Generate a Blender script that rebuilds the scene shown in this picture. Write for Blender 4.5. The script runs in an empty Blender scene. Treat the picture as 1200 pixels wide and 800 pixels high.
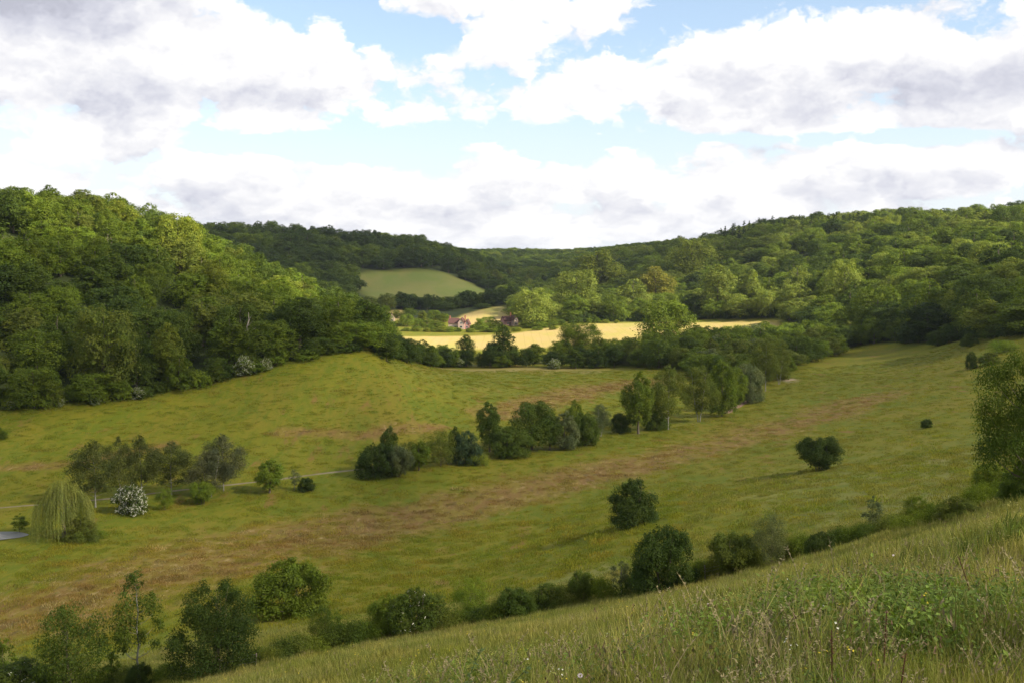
import bpy, math, random
import numpy as np
from mathutils import Vector

# ------------------------------------------------------------------ basics
scn = bpy.context.scene
NOCLOUD = False
EXPO = 1.2
HAZE = .00004
COL = scn.collection
F = 1287.0                     # focal length in pixels of a 1200 px wide picture
HOR = 300.0                    # pixel row of the eye-level line
PITCH = math.atan((400 - HOR) / F)
cp, sp = math.cos(PITCH), math.sin(PITCH)

def ray(px, py):
    a, b = (px - 600) / F, (400 - py) / F
    # camera looks along +Y, pitched down
    return np.array([a, cp + b * sp, -sp + b * cp])

def at_d(px, py, D):
    """world point on the sight line of a pixel at forward distance D"""
    r = ray(px, py)
    return r * (D / r[1])

# ------------------------------------------------------------------ terrain
CTRL = [  # px, py, D   (points of bare ground)
 (1150,880,7),(700,870,9),(900,752,15),(1190,632,22),(1000,785,11),(1500,690,14),(400,950,12),
 (600,795,25),(650,740,45),(400,775,50),(900,682,55),(1150,612,55),(1050,655,40),(1050,705,22),
 (100,815,85),(250,787,85),(480,747,87),(780,690,88),(950,650,85),(1070,622,78),(1150,592,70),(1260,570,62),
 (320,715,115),(745,613,135),(960,548,165),(1090,497,200),(600,640,150),(400,650,150),(100,700,128),(-150,720,128),
 (75,630,160),(-120,630,162),(200,580,195),(450,557,212),(600,530,235),(0,530,215),(770,505,264),(700,570,190),
 (880,460,330),(940,425,400),(1000,402,460),(1050,402,430),(1100,410,370),(1150,440,270),(1150,500,180),(1300,470,180),(1400,420,240),
 (0,478,240),(-150,470,235),(200,458,262),(300,433,275),(380,416,283),(430,412,290),(350,450,262),
 (500,434,335),(600,432,400),(500,480,275),(650,460,330),(250,500,240),
 (500,427,420),(600,428,420),(720,428,412),(800,412,440),
 (500,400,540),(650,392,580),(500,385,640),(600,383,645),(700,378,655),(800,375,655),(910,376,605),
 (460,372,730),(570,368,750),(600,358,800),(540,372,735),
 (470,320,980),(520,322,985),(585,350,900),(440,350,835),(500,357,820),(405,322,960)]
CTRLZ = [  # px, D, z   (ground hidden under trees)
 (0,300,-9),(0,335,4),(0,380,12),(100,370,8),(200,375,0),(300,360,-15.5),(400,345,-24),(450,335,-30),(200,310,-20),(100,300,-18),
 (-200,380,18),(-200,300,-4),(0,450,13),(200,470,2),(350,470,-22),(430,440,-33),(440,560,-40),(300,600,-34),(100,650,-10),
 (240,950,11),(400,1010,-1),(480,1060,0),(550,1220,-9),(330,980,5),(350,800,-30),(250,760,-24),(420,700,-40),
 (600,1100,-33),(650,1000,-38),(600,1600,0),(520,1600,0),(700,1500,0),(600,1350,-18),
 (700,1120,-13),(800,1010,-5),(900,920,13),(1000,860,18),(1100,770,15.5),(1200,680,15.5),(1350,640,22),
 (800,760,-35),(900,700,-24),(1000,640,-14),(1100,520,-13),(1200,440,-13),(1350,380,-12),(1000,540,-29),(900,620,-34),
 (1200,330,-23.5),(1110,400,-30),(1150,600,2),(1300,520,6),(720,760,-38),(720,900,-30)]
WXYZ = [(0,0,-2.2),(0,-15,0.6),(-25,-5,-6.3),(25,-5,0.3),(-60,10,-16),(60,-10,3),(0,-80,18),(-120,-60,8),(120,-60,20),(-120,40,-24),
 (-300,0,-30),(-300,150,-36),(300,100,-6),(300,-100,24),(0,-350,35),(-500,-200,10),(500,-200,38),
 (-600,400,25),(-700,900,20),(700,500,25),(900,900,30),(-500,1500,5),(500,1600,10),(0,2000,-14),(-900,0,15),(900,0,35)]
P = [at_d(*c) for c in CTRL]
for px, D, z in CTRLZ:
    r = at_d(px, 300, D); P.append(np.array([r[0], r[1], z]))
P += [np.array(w, float) for w in WXYZ]
P = np.array(P, float)

def warp(x, y):
    """compress distance so that near and far control points weigh alike"""
    r = np.sqrt(x * x + y * y) + 1e-9
    k = np.log1p(r / 60.0) * 60.0 / r
    return x * k, y * k

cx, cy = warp(P[:, 0], P[:, 1])
def _U(d2): return np.where(d2 > 1e-9, 0.5 * d2 * np.log(np.maximum(d2, 1e-9)), 0.0)
n = len(P)
K = _U((cx[:, None] - cx) ** 2 + (cy[:, None] - cy) ** 2)
K += np.eye(n) * 3.0
A = np.zeros((n + 3, n + 3)); A[:n, :n] = K
A[:n, n] = 1; A[:n, n + 1] = cx; A[:n, n + 2] = cy; A[n:, :n] = A[:n, n:].T
W = np.linalg.solve(A, np.concatenate([P[:, 2], [0, 0, 0]]))

def gz(x, y):
    x = np.atleast_1d(np.asarray(x, float)); y = np.atleast_1d(np.asarray(y, float))
    out = np.empty(len(x))
    for i in range(0, len(x), 20000):
        xs, ys = x[i:i + 20000], y[i:i + 20000]
        wx, wy = warp(xs, ys)
        z = W[n] + W[n + 1] * wx + W[n + 2] * wy + _U((wx[:, None] - cx) ** 2 + (wy[:, None] - cy) ** 2) @ W[:n]
        r = np.hypot(xs, ys)
        t = np.clip((r - 1700) / 900, 0, 1); t = t * t * (3 - 2 * t)
        out[i:i + 20000] = z * (1 - t) + (-18) * t
    return out

_DS = np.geomspace(3, 2500, 900)
def hit(px, py):
    r = ray(px, py)
    s = _DS / r[1]
    z = gz(r[0] * s, r[1] * s)
    below = np.where(r[2] * s < z)[0]
    i = below[0] if len(below) else len(_DS) - 1
    i = max(i, 1)
    a, b = _DS[i - 1], _DS[i]
    for _ in range(12):
        m = (a + b) / 2; s = m / r[1]
        if r[2] * s < gz(r[0] * s, r[1] * s)[0]: b = m
        else: a = m
    s = b / r[1]
    return np.array([r[0] * s, r[1] * s, gz(r[0] * s, r[1] * s)[0]])

def project(x, y, z):
    d = y * cp - z * sp
    return 600 + F * x / d, 400 - F * (z * cp + y * sp) / d

def poly_px(pts):      # polygon of pixel points lying on the ground
    return np.array([hit(*p)[:2] for p in pts])
def poly_pd(pts):      # polygon of (pixel column, distance)
    return np.array([at_d(p[0], 300, p[1])[:2] for p in pts])

def inside(poly, x, y):
    c = np.zeros(len(x), bool); m = len(poly)
    for i in range(m):
        x1, y1 = poly[i]; x2, y2 = poly[(i + 1) % m]
        if y1 == y2: continue
        k = ((y1 > y) != (y2 > y)) & (x < (x2 - x1) * (y - y1) / (y2 - y1) + x1)
        c ^= k
    return c
def dist_line(pts, x, y):
    d = np.full(len(x), 1e9)
    for i in range(len(pts) - 1):
        a, b = pts[i], pts[i + 1]; v = b - a; L = v @ v + 1e-9
        t = np.clip(((x - a[0]) * v[0] + (y - a[1]) * v[1]) / L, 0, 1)
        d = np.minimum(d, np.hypot(x - a[0] - t * v[0], y - a[1] - t * v[1]))
    return d
def sdist(poly, x, y):
    d = dist_line(np.vstack([poly, poly[:1]]), x, y)
    return np.where(inside(poly, x, y), d, -d)
def sm(a, b, v):
    t = np.clip((v - a) / (b - a), 0, 1); return t * t * (3 - 2 * t)

# ------------------------------------------------------------------ helpers
def tag(o, label=None, cat=None, group=None, kind=None):
    if label: o['label'] = label
    if cat: o['category'] = cat
    if group: o['group'] = group
    if kind: o['kind'] = kind
    return o

def mesh_np(name, V, Fq, mats=(), midx=None, smooth=False, attrs=None):
    """V (n,3), Fq (m,4) or (m,3) arrays"""
    me = bpy.data.meshes.new(name)
    V = np.asarray(V, np.float32); Fq = np.asarray(Fq, np.int32)
    k = Fq.shape[1]
    me.vertices.add(len(V)); me.vertices.foreach_set('co', V.ravel())
    me.loops.add(Fq.size); me.loops.foreach_set('vertex_index', Fq.ravel())
    me.polygons.add(len(Fq)); me.polygons.foreach_set('loop_start', np.arange(0, Fq.size, k, dtype=np.int32))
    me.polygons.foreach_set('loop_total', np.full(len(Fq), k, np.int32))
    if midx is not None: me.polygons.foreach_set('material_index', np.asarray(midx, np.int32))
    me.polygons.foreach_set('use_smooth', np.full(len(Fq), smooth))
    for m in mats: me.materials.append(m)
    if attrs:
        for an, (dom, typ, data) in attrs.items():
            at = me.attributes.new(an, typ, dom)
            at.data.foreach_set('color' if typ == 'FLOAT_COLOR' else ('vector' if typ == 'FLOAT_VECTOR' else 'value'),
                                np.asarray(data, np.int32 if typ == 'INT' else np.float32).ravel())
    me.update(calc_edges=True)
    return me

def link(name, me, parent=None, loc=None):
    o = bpy.data.objects.new(name, me); COL.objects.link(o)
    if parent: o.parent = parent
    if loc is not None: o.location = loc
    return o

class MB:
    """collects quads / tris as quads for one mesh"""
    def __init__(s): s.V = []; s.F = []; s.M = []
    def add(s, V, Fs, m=0):
        b = len(s.V); s.V += [tuple(v) for v in V]
        for f in Fs: s.F.append([b + i for i in f]); s.M.append(m)
    def box(s, x0, x1, y0, y1, z0, z1, m=0):
        V = [(x0,y0,z0),(x1,y0,z0),(x1,y1,z0),(x0,y1,z0),(x0,y0,z1),(x1,y0,z1),(x1,y1,z1),(x0,y1,z1)]
        s.add(V, [(0,3,2,1),(4,5,6,7),(0,1,5,4),(1,2,6,5),(2,3,7,6),(3,0,4,7)], m)
    def tube(s, pts, rad, k=7, m=0):
        pts = [Vector(p) for p in pts]; b = len(s.V)
        for i, p in enumerate(pts):
            t = (pts[min(i + 1, len(pts) - 1)] - pts[max(i - 1, 0)]).normalized()
            u = t.cross(Vector((0.3, 1, 0.1))).normalized() if abs(t.z) > .5 else t.cross(Vector((0, 0, 1))).normalized()
            v = t.cross(u)
            for j in range(k):
                a = 2 * math.pi * j / k
                s.V.append(tuple(p + (u * math.cos(a) + v * math.sin(a)) * rad[i]))
        for i in range(len(pts) - 1):
            for j in range(k):
                s.F.append([b + i * k + j, b + i * k + (j + 1) % k, b + (i + 1) * k + (j + 1) % k, b + (i + 1) * k + j]); s.M.append(m)
    def mesh(s, name, mats, smooth=False):
        me = bpy.data.meshes.new(name); me.from_pydata(s.V, [], s.F)
        for m in mats: me.materials.append(m)
        me.polygons.foreach_set('material_index', s.M)
        me.polygons.foreach_set('use_smooth', [smooth] * len(s.F))
        me.update(); return me
    def build(s, name, mats, parent=None, smooth=False, loc=None):
        return link(name, s.mesh(name, mats, smooth), parent, loc)

# ------------------------------------------------------------------ node helpers
class NT:
    def __init__(s, tree): s.t = tree; s.n = tree.nodes; s.l = tree.links
    def new(s, typ, **kw):
        nd = s.n.new(typ)
        for k, v in kw.items():
            if k == 'inp':
                for kk, vv in v.items():
                    if isinstance(vv, bpy.types.NodeSocket): s.l.new(vv, nd.inputs[kk])
                    else: nd.inputs[kk].default_value = vv
            else: setattr(nd, k, v)
        return nd
    def math(s, op, a, b=0.0, c=None, clamp=False):
        nd = s.n.new('ShaderNodeMath'); nd.operation = op; nd.use_clamp = clamp
        for i, v in enumerate([a, b, c]):
            if v is None: continue
            if isinstance(v, bpy.types.NodeSocket): s.l.new(v, nd.inputs[i])
            else: nd.inputs[i].default_value = v
        return nd.outputs[0]
    def vmath(s, op, a, b=None, out=0):
        nd = s.n.new('ShaderNodeVectorMath'); nd.operation = op
        for i, v in enumerate([a, b]):
            if v is None: continue
            if isinstance(v, bpy.types.NodeSocket): s.l.new(v, nd.inputs[i])
            else: nd.inputs[i].default_value = v
        return nd.outputs[out]
    def mix(s, fac, a, b, blend='MIX'):
        nd = s.n.new('ShaderNodeMix'); nd.data_type = 'RGBA'; nd.blend_type = blend
        for i, v in ((0, fac), (6, a), (7, b)):
            if isinstance(v, bpy.types.NodeSocket): s.l.new(v, nd.inputs[i])
            else: nd.inputs[i].default_value = (*v, 1) if isinstance(v, tuple) and len(v) == 3 else v
        return nd.outputs[2]
    def ss(s, v, a, b, lo=0.0, hi=1.0):
        nd = s.n.new('ShaderNodeMapRange'); nd.interpolation_type = 'SMOOTHSTEP'
        s.l.new(v, nd.inputs[0])
        for i, q in ((1, a), (2, b), (3, lo), (4, hi)): nd.inputs[i].default_value = q
        return nd.outputs[0]
    def noise(s, vec, scale, detail=4, rough=.55, dist=0.0, out='Fac', dim='3D'):
        nd = s.n.new('ShaderNodeTexNoise'); nd.noise_dimensions = dim
        if vec is not None: s.l.new(vec, nd.inputs['Vector'])
        nd.inputs['Scale'].default_value = scale; nd.inputs['Detail'].default_value = detail
        nd.inputs['Roughness'].default_value = rough; nd.inputs['Distortion'].default_value = dist
        return nd.outputs[out]

def new_mat(name):
    m = bpy.data.materials.new(name); m.use_nodes = True
    m.node_tree.nodes.clear(); return m, NT(m.node_tree)

def simple_mat(name, col, rough=.8, var=.25, scale=2.0, spec=.2, bump=0.0, bscale=20):
    m, N = new_mat(name)
    tc = N.new('ShaderNodeTexCoord').outputs['Object']
    nz = N.noise(tc, scale, 5)
    a = tuple(c * (1 - var) for c in col); b = tuple(min(1, c * (1 + var)) for c in col)
    c = N.mix(nz, a, b)
    bs = N.new('ShaderNodeBsdfPrincipled', inp={'Base Color': c, 'Roughness': rough, 'Specular IOR Level': spec})
    if bump:
        bp = N.new('ShaderNodeBump', inp={'Strength': bump, 'Height': N.noise(tc, bscale, 4), 'Distance': .05})
        N.l.new(bp.outputs[0], bs.inputs['Normal'])
    o = N.new('ShaderNodeOutputMaterial'); N.l.new(bs.outputs[0], o.inputs[0])
    return m

def leaf_mat(name, trans=.34, col=None, gloss=.10):
    """foliage; colour comes from the plant's own tcol value, varied leaf by leaf"""
    m, N = new_mat(name)
    if col is None:
        at = N.new('ShaderNodeAttribute', attribute_type='INSTANCER', attribute_name='tcol').outputs['Color']
    else:
        rg = N.new('ShaderNodeRGB'); rg.outputs[0].default_value = (*col, 1); at = rg.outputs[0]
    lv = N.new('ShaderNodeAttribute', attribute_type='GEOMETRY', attribute_name='lv').outputs['Fac']
    geo = N.new('ShaderNodeNewGeometry').outputs['Position']
    nz = N.noise(geo, .35, 3)
    k = N.math('MULTIPLY_ADD', lv, .75, .62)
    c1 = N.mix(1.0, at, N.mix(N.ss(nz, .3, .7), (.86, .93, .95), (1.16, 1.06, .92)), 'MULTIPLY')
    sc = N.new('ShaderNodeVectorMath', operation='SCALE'); N.l.new(c1, sc.inputs[0]); N.l.new(k, sc.inputs['Scale'])
    c = sc.outputs[0]
    bs = N.new('ShaderNodeBsdfPrincipled', inp={'Base Color': c, 'Roughness': .65, 'Specular IOR Level': gloss})
    tr = N.new('ShaderNodeBsdfTranslucent')
    tcx = N.mix(1.0, c, (1.25, 1.35, .6), 'MULTIPLY'); N.l.new(tcx, tr.inputs[0])
    mx = N.new('ShaderNodeMixShader', inp={0: trans}); N.l.new(bs.outputs[0], mx.inputs[1]); N.l.new(tr.outputs[0], mx.inputs[2])
    o = N.new('ShaderNodeOutputMaterial'); N.l.new(mx.outputs[0], o.inputs[0])
    return m

M_LEAF = leaf_mat('leaves')
M_GRASS = leaf_mat('grass_blades', .3, gloss=.2)
M_WHITE = simple_mat('white_blossom', (.60, .57, .42), .7, .1, 3)
M_YELLOW = simple_mat('yellow_blossom', (.62, .46, .03), .7, .15, 3)
M_PURPLE = simple_mat('purple_blossom', (.30, .12, .42), .7, .15, 3)
M_PINK = simple_mat('pink_white_blossom', (.68, .56, .60), .7, .1, 3)
M_BARK = simple_mat('bark', (.14, .11, .08), .9, .35, 3, bump=.6)
M_BARKP = simple_mat('pale_bark', (.27, .25, .21), .9, .35, 3, bump=.4)
M_SEED = simple_mat('seed_head', (.10, .045, .02), .9, .4, 20)
M_WOODP = simple_mat('weathered_post', (.22, .18, .14), .9, .3, 6, bump=.5)
M_WHITEP = simple_mat('white_post', (.62, .60, .55), .8, .15, 6)
M_WIRE = simple_mat('wire', (.25, .25, .25), .5, .2, 3, spec=.6)

# ------------------------------------------------------------------ plants
def prof_r(kind, t):
    if kind == 'round': return np.sqrt(np.clip(1 - (2 * t - .9) ** 2 / 1.21, 0, 1)) ** .8
    if kind == 'tall': return np.clip(np.sin(np.pi * np.clip(t * .93 + .1, 0, 1)), 0, 1) ** .6
    if kind == 'cone': return (1 - t) ** .85 + .06
    if kind == 'egg': return np.clip(np.sin(np.pi * (t * .86 + .1)) ** .7 * (1 - .35 * t), 0, 1)
    if kind == 'vase': return np.clip(.35 + t * 1.25, 0, 1) * np.sqrt(np.clip(1 - np.clip(t - .55, 0, 1) ** 2 / .23, 0, 1))
    if kind == 'bush': return np.clip(1 - t ** 2.6, 0, 1) ** .55 * np.clip(.75 + t * 1.2, 0, 1)
    if kind == 'skirt': return np.clip(1 - t ** 1.8, 0, 1) ** .6
    return np.ones_like(t)

def leaf_cards(c, nrm, size, rng, aspect=.55, fold=.25, hang=0.0):
    """rhombic leaves, slightly folded: 4 verts, one quad each"""
    m = len(c)
    nrm = nrm / (np.linalg.norm(nrm, axis=1, keepdims=True) + 1e-9)
    rv = rng.normal(size=(m, 3))
    if hang: rv = rv * (1 - hang) + np.array([0, 0, -1.0]) * hang * 2
    t = rv - (rv * nrm).sum(1, keepdims=True) * nrm
    t /= (np.linalg.norm(t, axis=1, keepdims=True) + 1e-9)
    b = np.cross(nrm, t)
    s = size[:, None]
    V = np.empty((m, 4, 3))
    V[:, 0] = c - t * s * .5; V[:, 2] = c + t * s * .5
    V[:, 1] = c - b * s * aspect * .5 + nrm * s * fold * .3
    V[:, 3] = c + b * s * aspect * .5 + nrm * s * fold * .3
    return V.reshape(-1, 3), np.arange(m * 4).reshape(m, 4)

def crown_points(seed, H, R, cb, nl, lr, nleaf, kind, flat=.8, spread=.16, gap=0.0, low=-.55, lean=0.0):
    rng = np.random.default_rng(seed)
    t = (np.arange(nl) + rng.random(nl)) / nl * .94 + .02
    ang = np.arange(nl) * 2.39996 + rng.normal(0, .5, nl)
    rr = prof_r(kind, t) * R * (1 - lr * .75) * np.where(rng.random(nl) < .25, rng.uniform(.0, .6, nl), rng.uniform(.75, 1.12, nl))
    lrad = lr * R * rng.uniform(.65, 1.35, nl) * np.clip(prof_r(kind, t) * 1.1, .45, 1)
    C = np.stack([np.cos(ang) * rr + lean * R * t, np.sin(ang) * rr, cb + t * (H - cb - lr * R * .7)], 1)
    C[:, 2] = np.maximum(C[:, 2], lrad * .55 + .02)
    ns = max(nleaf // 9, 10)
    w = lrad ** 2; w /= w.sum()
    li = rng.choice(nl, ns, p=w)
    d = rng.normal(size=(ns, 3)); d /= np.linalg.norm(d, axis=1, keepdims=True)
    fl = d[:, 2] < low; d[fl, 2] *= -1
    lump = 1 + .16 * np.sin(d[:, 0] * 5 + li) * np.cos(d[:, 2] * 6 + li * 2)
    p = C[li] + d * (lrad[li] * lump * rng.uniform(.72, 1.08, ns))[:, None] * np.array([1, 1, flat])
    ok = np.ones(ns, bool)
    for j in range(nl):
        q = (p - C[j]) / np.array([1, 1, flat]); dd = np.linalg.norm(q, axis=1)
        ok &= ~((dd < lrad[j] * .62) & (li != j))
    if gap: ok &= rng.random(ns) > gap
    p, d, li = p[ok], d[ok], li[ok]
    k = 9
    sd = (lrad[li] * spread)[:, None, None]
    cc = p[:, None, :] + rng.normal(size=(len(p), k, 3)) * sd
    nn = d[:, None, :] * .9 + rng.normal(size=(len(p), k, 3)) * .34 + np.array([0, 0, .3])
    lob = rng.random(nl)[li]
    lv = np.clip(.5 + .45 * (rng.random((len(p), k)) - .5) + .35 * (lob[:, None] - .5) + .25 * (rng.random((len(p), 1)) - .5), 0, 1)
    cc = cc.reshape(-1, 3); m = cc[:, 2] > .03
    return cc[m], nn.reshape(-1, 3)[m], lv.ravel()[m], C, lrad, rng

def crown_mesh(name, seed, H, R, cb, nl, lr, nleaf, leaf, kind, flowers=0, fl_size=.2, fl_mat=None, aspect=.55, hang=0, **kw):
    c, nn, lv, C, lrad, rng = crown_points(seed, H, R, cb, nl, lr, nleaf, kind, **kw)
    size = leaf * rng.uniform(.65, 1.3, len(c))
    V, Fq = leaf_cards(c, nn, size, rng, aspect, hang=hang)
    mi = np.zeros(len(Fq), int); lvf = lv
    mats = [M_LEAF]
    if flowers:
        dz = nn[:, 2] / (np.linalg.norm(nn, axis=1) + 1e-9)
        idx = rng.choice(np.where(dz > -.1)[0], flowers)
        # blossom in small flat heads
        base = c[idx] * 1.0 + nn[idx] / np.linalg.norm(nn[idx], axis=1, keepdims=True) * leaf * .35
        cc = (base[:, None, :] + rng.normal(size=(flowers, 4, 3)) * fl_size * .7).reshape(-1, 3)
        n2 = np.repeat(nn[idx], 4, 0) + np.array([0, 0, .6])
        V2, F2 = leaf_cards(cc, n2, fl_size * rng.uniform(.6, 1.2, len(cc)), rng, .9)
        Fq = np.vstack([Fq, F2 + len(V)]); V = np.vstack([V, V2])
        mi = np.concatenate([mi, np.ones(len(F2), int)]); lvf = np.concatenate([lvf, np.full(len(F2), .5)])
        mats.append(fl_mat or M_WHITE)
    me = mesh_np(name, V, Fq, mats, mi, attrs={'lv': ('FACE', 'FLOAT', lvf)})
    return me, C, lrad

def trunk_mesh(name, seed, H, R, cb, C, r0, mat, stems=1, nb=10, lean=0.0, reach=.75):
    rnd = random.Random(seed); mb = MB()
    for s in range(stems):
        a = rnd.uniform(0, 6.28); off = (0 if stems == 1 else r0 * 1.5)
        top = H * rnd.uniform(.75, .9); spread = 0 if stems == 1 else R * .35
        pts = []; rad = []
        for i in range(8):
            t = i / 7
            pts.append((math.cos(a) * (off + spread * t) + rnd.uniform(-.04, .04) * R * (i > 0) + lean * R * t,
                        math.sin(a) * (off + spread * t) + rnd.uniform(-.04, .04) * R * (i > 0), -.4 + t * (top + .4)))
            rad.append(r0 * ((1 - t) ** .8 * .9 + .1) * (1.35 if i == 0 else 1) / (stems ** .4))
        mb.tube(pts, rad, 8)
        order = list(range(len(C))); rnd.shuffle(order)
        for j in order[:nb]:
            c = C[j]
            zt = min(max(c[2] - R * .35, cb * .7 + .2), top * .9)
            t = (zt + .4) / (top + .4); k = min(int(t * 7), 6)
            p0 = Vector(pts[k]).lerp(Vector(pts[k + 1]), t * 7 - k)
            p1 = p0.lerp(Vector(c), reach)
            mid = p0.lerp(p1, .5) + Vector((0, 0, -.06 * R))
            rr = rad[k] * .45
            mb.tube([p0, mid, p1], [rr, rr * .65, rr * .2], 5)
    return mb.mesh(name, [mat], True)

PROTO = {}
GNCOL = bpy.data.collections.new('woodland_kinds')      # sources for the far-off mass of woodland
GN_INDEX = {}
def proto(key, H, R, crown, trunk):
    PROTO[key] = (H, R, crown, trunk)
def gn_register(key, col=None):
    H, R, cm, tm = PROTO[key]
    vs = []; fs = []
    def grab(me):
        v = np.empty(len(me.vertices) * 3, np.float32); me.vertices.foreach_get('co', v)
        f = np.empty(len(me.loops), np.int32); me.loops.foreach_get('vertex_index', f)
        return v.reshape(-1, 3), f.reshape(-1, 4)
    v1, f1 = grab(cm); v2, f2 = grab(tm)
    lv = np.empty(len(f1), np.float32); cm.attributes['lv'].data.foreach_get('value', lv)
    me = mesh_np('kind_' + key, np.vstack([v1, v2]), np.vstack([f1, f2 + len(v1)]), [M_LEAF, tm.materials[0]],
                 np.concatenate([np.zeros(len(f1)), np.ones(len(f2))]), attrs={'lv': ('FACE', 'FLOAT', np.concatenate([lv, np.zeros(len(f2))]))})
    o = bpy.data.objects.new('kind_%02d_%s' % (len(GN_INDEX), key), me)
    GNCOL.objects.link(o); GN_INDEX[key] = len(GN_INDEX)

def mk(key, seed, H, R, cb, nl, lr, nleaf, leaf, kind, r0=.25, bark=None, stems=1, nb=10, gn=False, lean=0.0, reach=.75, **kw):
    cm, C, lrad = crown_mesh(key + '_crown', seed, H, R, cb, nl, lr, nleaf, leaf, kind, lean=lean, **kw)
    tm = trunk_mesh(key + '_trunk', seed, H, R, cb, C, r0, bark or M_BARK, stems, nb, lean, reach)
    proto(key, H, R, cm, tm)
    if gn: gn_register(key)

# broad woodland trees
mk('broad_a', 1, 12, 5.2, 1.2, 34, .38, 15000, .38, 'round', .3, gn=True, flat=.88)
mk('broad_b', 2, 13, 4.8, .8, 36, .36, 15000, .38, 'egg', .3, gn=True, flat=.9)
mk('broad_c', 3, 11, 5.6, 1.0, 40, .32, 15000, .37, 'round', .32, gn=True, flat=.8)
mk('broad_d', 4, 14, 4.2, 1.0, 34, .38, 14000, .37, 'tall', .3, gn=True, flat=.95)
mk('broad_e', 5, 12, 5.0, .6, 52, .28, 15000, .35, 'skirt', .3, gn=True, flat=.85)
mk('thicket_a', 6, 6, 3.8, .1, 34, .34, 6000, .36, 'bush', .12, stems=3, nb=4, gn=True)
mk('spruce', 7, 15, 3.0, .8, 70, .24, 6000, .40, 'cone', .25, gn=True, flat=.5)
# finer ones for nearer places
mk('bush_a', 11, 6, 3.6, .1, 60, .25, 26000, .20, 'bush', .12, stems=3, nb=6, spread=.2)
mk('bush_b', 12, 6, 3.4, .05, 70, .24, 26000, .19, 'skirt', .12, stems=3, nb=6, spread=.22)
mk('bush_c', 13, 6, 3.4, .5, 48, .28, 22000, .22, 'vase', .14, stems=3, nb=6, spread=.2)
mk('bush_spiky', 14, 6, 3.2, .05, 75, .20, 24000, .20, 'bush', .10, stems=4, nb=8, spread=.34, aspect=.3)
mk('oak', 15, 10, 4.6, 1.2, 52, .28, 20000, .27, 'round', .28, nb=16, spread=.2)
mk('maple', 16, 10, 3.6, 1.4, 50, .28, 18000, .25, 'egg', .22, nb=14, spread=.2)
mk('hornbeam', 17, 9, 3.4, .3, 56, .26, 20000, .24, 'bush', .2, nb=10, spread=.2)
mk('birch', 18, 11, 3.2, 2.2, 46, .26, 17000, .24, 'tall', .10, M_BARKP, nb=22, spread=.34, hang=.5, aspect=.4, gap=.1)
mk('birch_pair', 19, 11, 3.8, 1.8, 54, .24, 19000, .24, 'egg', .11, M_BARKP, stems=2, nb=16, spread=.34, hang=.5, aspect=.4, gap=.1)
mk('ash_young', 20, 8, 2.4, 2.0, 24, .25, 6500, .17, 'egg', .09, M_BARKP, nb=22, spread=.34, gap=.25, reach=.95)
mk('ash_bushy', 21, 7, 3.2, 1.0, 36, .27, 14000, .18, 'round', .07, stems=2, nb=26, spread=.32, gap=.2, reach=.95)
mk('ash_big', 22, 11, 6.2, 2.3, 66, .20, 46000, .21, 'round', .24, nb=50, spread=.24, gap=.10, reach=.95, flat=.6)
mk('elder', 23, 4, 2.3, .05, 40, .28, 13000, .17, 'bush', .08, stems=4, nb=5, flowers=1500, fl_size=.09)
mk('elder_few', 24, 5, 3.0, .05, 44, .28, 14000, .20, 'bush', .09, stems=4, nb=5, flowers=60, fl_size=.09)
mk('bramble', 25, 2.0, 2.3, .0, 44, .30, 9000, .15, 'bush', .03, stems=5, nb=5, spread=.34)
mk('sapling', 26, 4, 1.1, .6, 18, .30, 2600, .16, 'egg', .035, nb=14, spread=.4, gap=.2, reach=.95)

# weeping willow: long hanging streamers
def willow():
    rng = np.random.default_rng(30); cs = []; ns = []; lvs = []
    for k in range(430):
        a = rng.uniform(0, 6.283); q = math.sqrt(rng.random()); rr = 3.9 * q * (1 + .16 * math.sin(3 * a + 1) + .10 * math.sin(7 * a))
        ztop = 7.6 - 3.0 * q ** 1.8 + rng.normal(0, .3) - .7 * (math.sin(4 * a + 2) > .55) * q
        L = min(ztop - .15, rng.uniform(1.8, 7.0) * (.6 + .5 * q) * (1 + .25 * math.sin(5 * a)))
        m = int(L / .07); s = np.linspace(0, 1, m)
        out = rr + .75 * (1 - np.exp(-s * 2.5))
        sw = rng.normal(0, .15)
        cs.append(np.stack([np.cos(a) * out + sw * s, np.sin(a) * out + sw * s, ztop + .25 * np.sin(s * 3) * (1 - s) - L * s], 1) + rng.normal(0, .05, (m, 3)))
        ns.append(np.tile([math.cos(a), math.sin(a), .35], (m, 1)) + rng.normal(0, .35, (m, 3)))
        lvs.append(np.full(m, rng.random() * .6 + .2) + rng.normal(0, .08, m))
    c = np.vstack(cs); nn = np.vstack(ns); lv = np.clip(np.concatenate(lvs), 0, 1)
    V, Fq = leaf_cards(c, nn, .22 * rng.uniform(.7, 1.3, len(c)), rng, .35, hang=.85)
    me = mesh_np('willow_crown', V, Fq, [M_LEAF], attrs={'lv': ('FACE', 'FLOAT', lv)})
    C = np.stack([np.cos(np.arange(14) * 2.4) * 2.4, np.sin(np.arange(14) * 2.4) * 2.4, 5 + np.arange(14) % 3 * .8], 1)
    return me, trunk_mesh('willow_trunk', 30, 7.5, 3.5, 1.5, C, .3, M_BARK, 1, 14)
a_, b_ = willow(); proto('willow', 7.8, 4.5, a_, b_)

GREEN = {  # leaf colours (linear) by name
 'dark green': (.074, .106, .015), 'deep green': (.048, .074, .013), 'mid green': (.114, .152, .015), 'fresh green': (.136, .184, .018),
 'yellow green': (.178, .205, .024), 'olive green': (.120, .142, .022), 'pale green': (.180, .214, .034), 'grey green': (.120, .140, .056),
 'dusk green': (.082, .096, .024), 'soft green': (.094, .100, .045), 'willow green': (.19, .205, .050),
 'blue green': (.068, .104, .044), 'golden green': (.215, .205, .030)}

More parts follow.
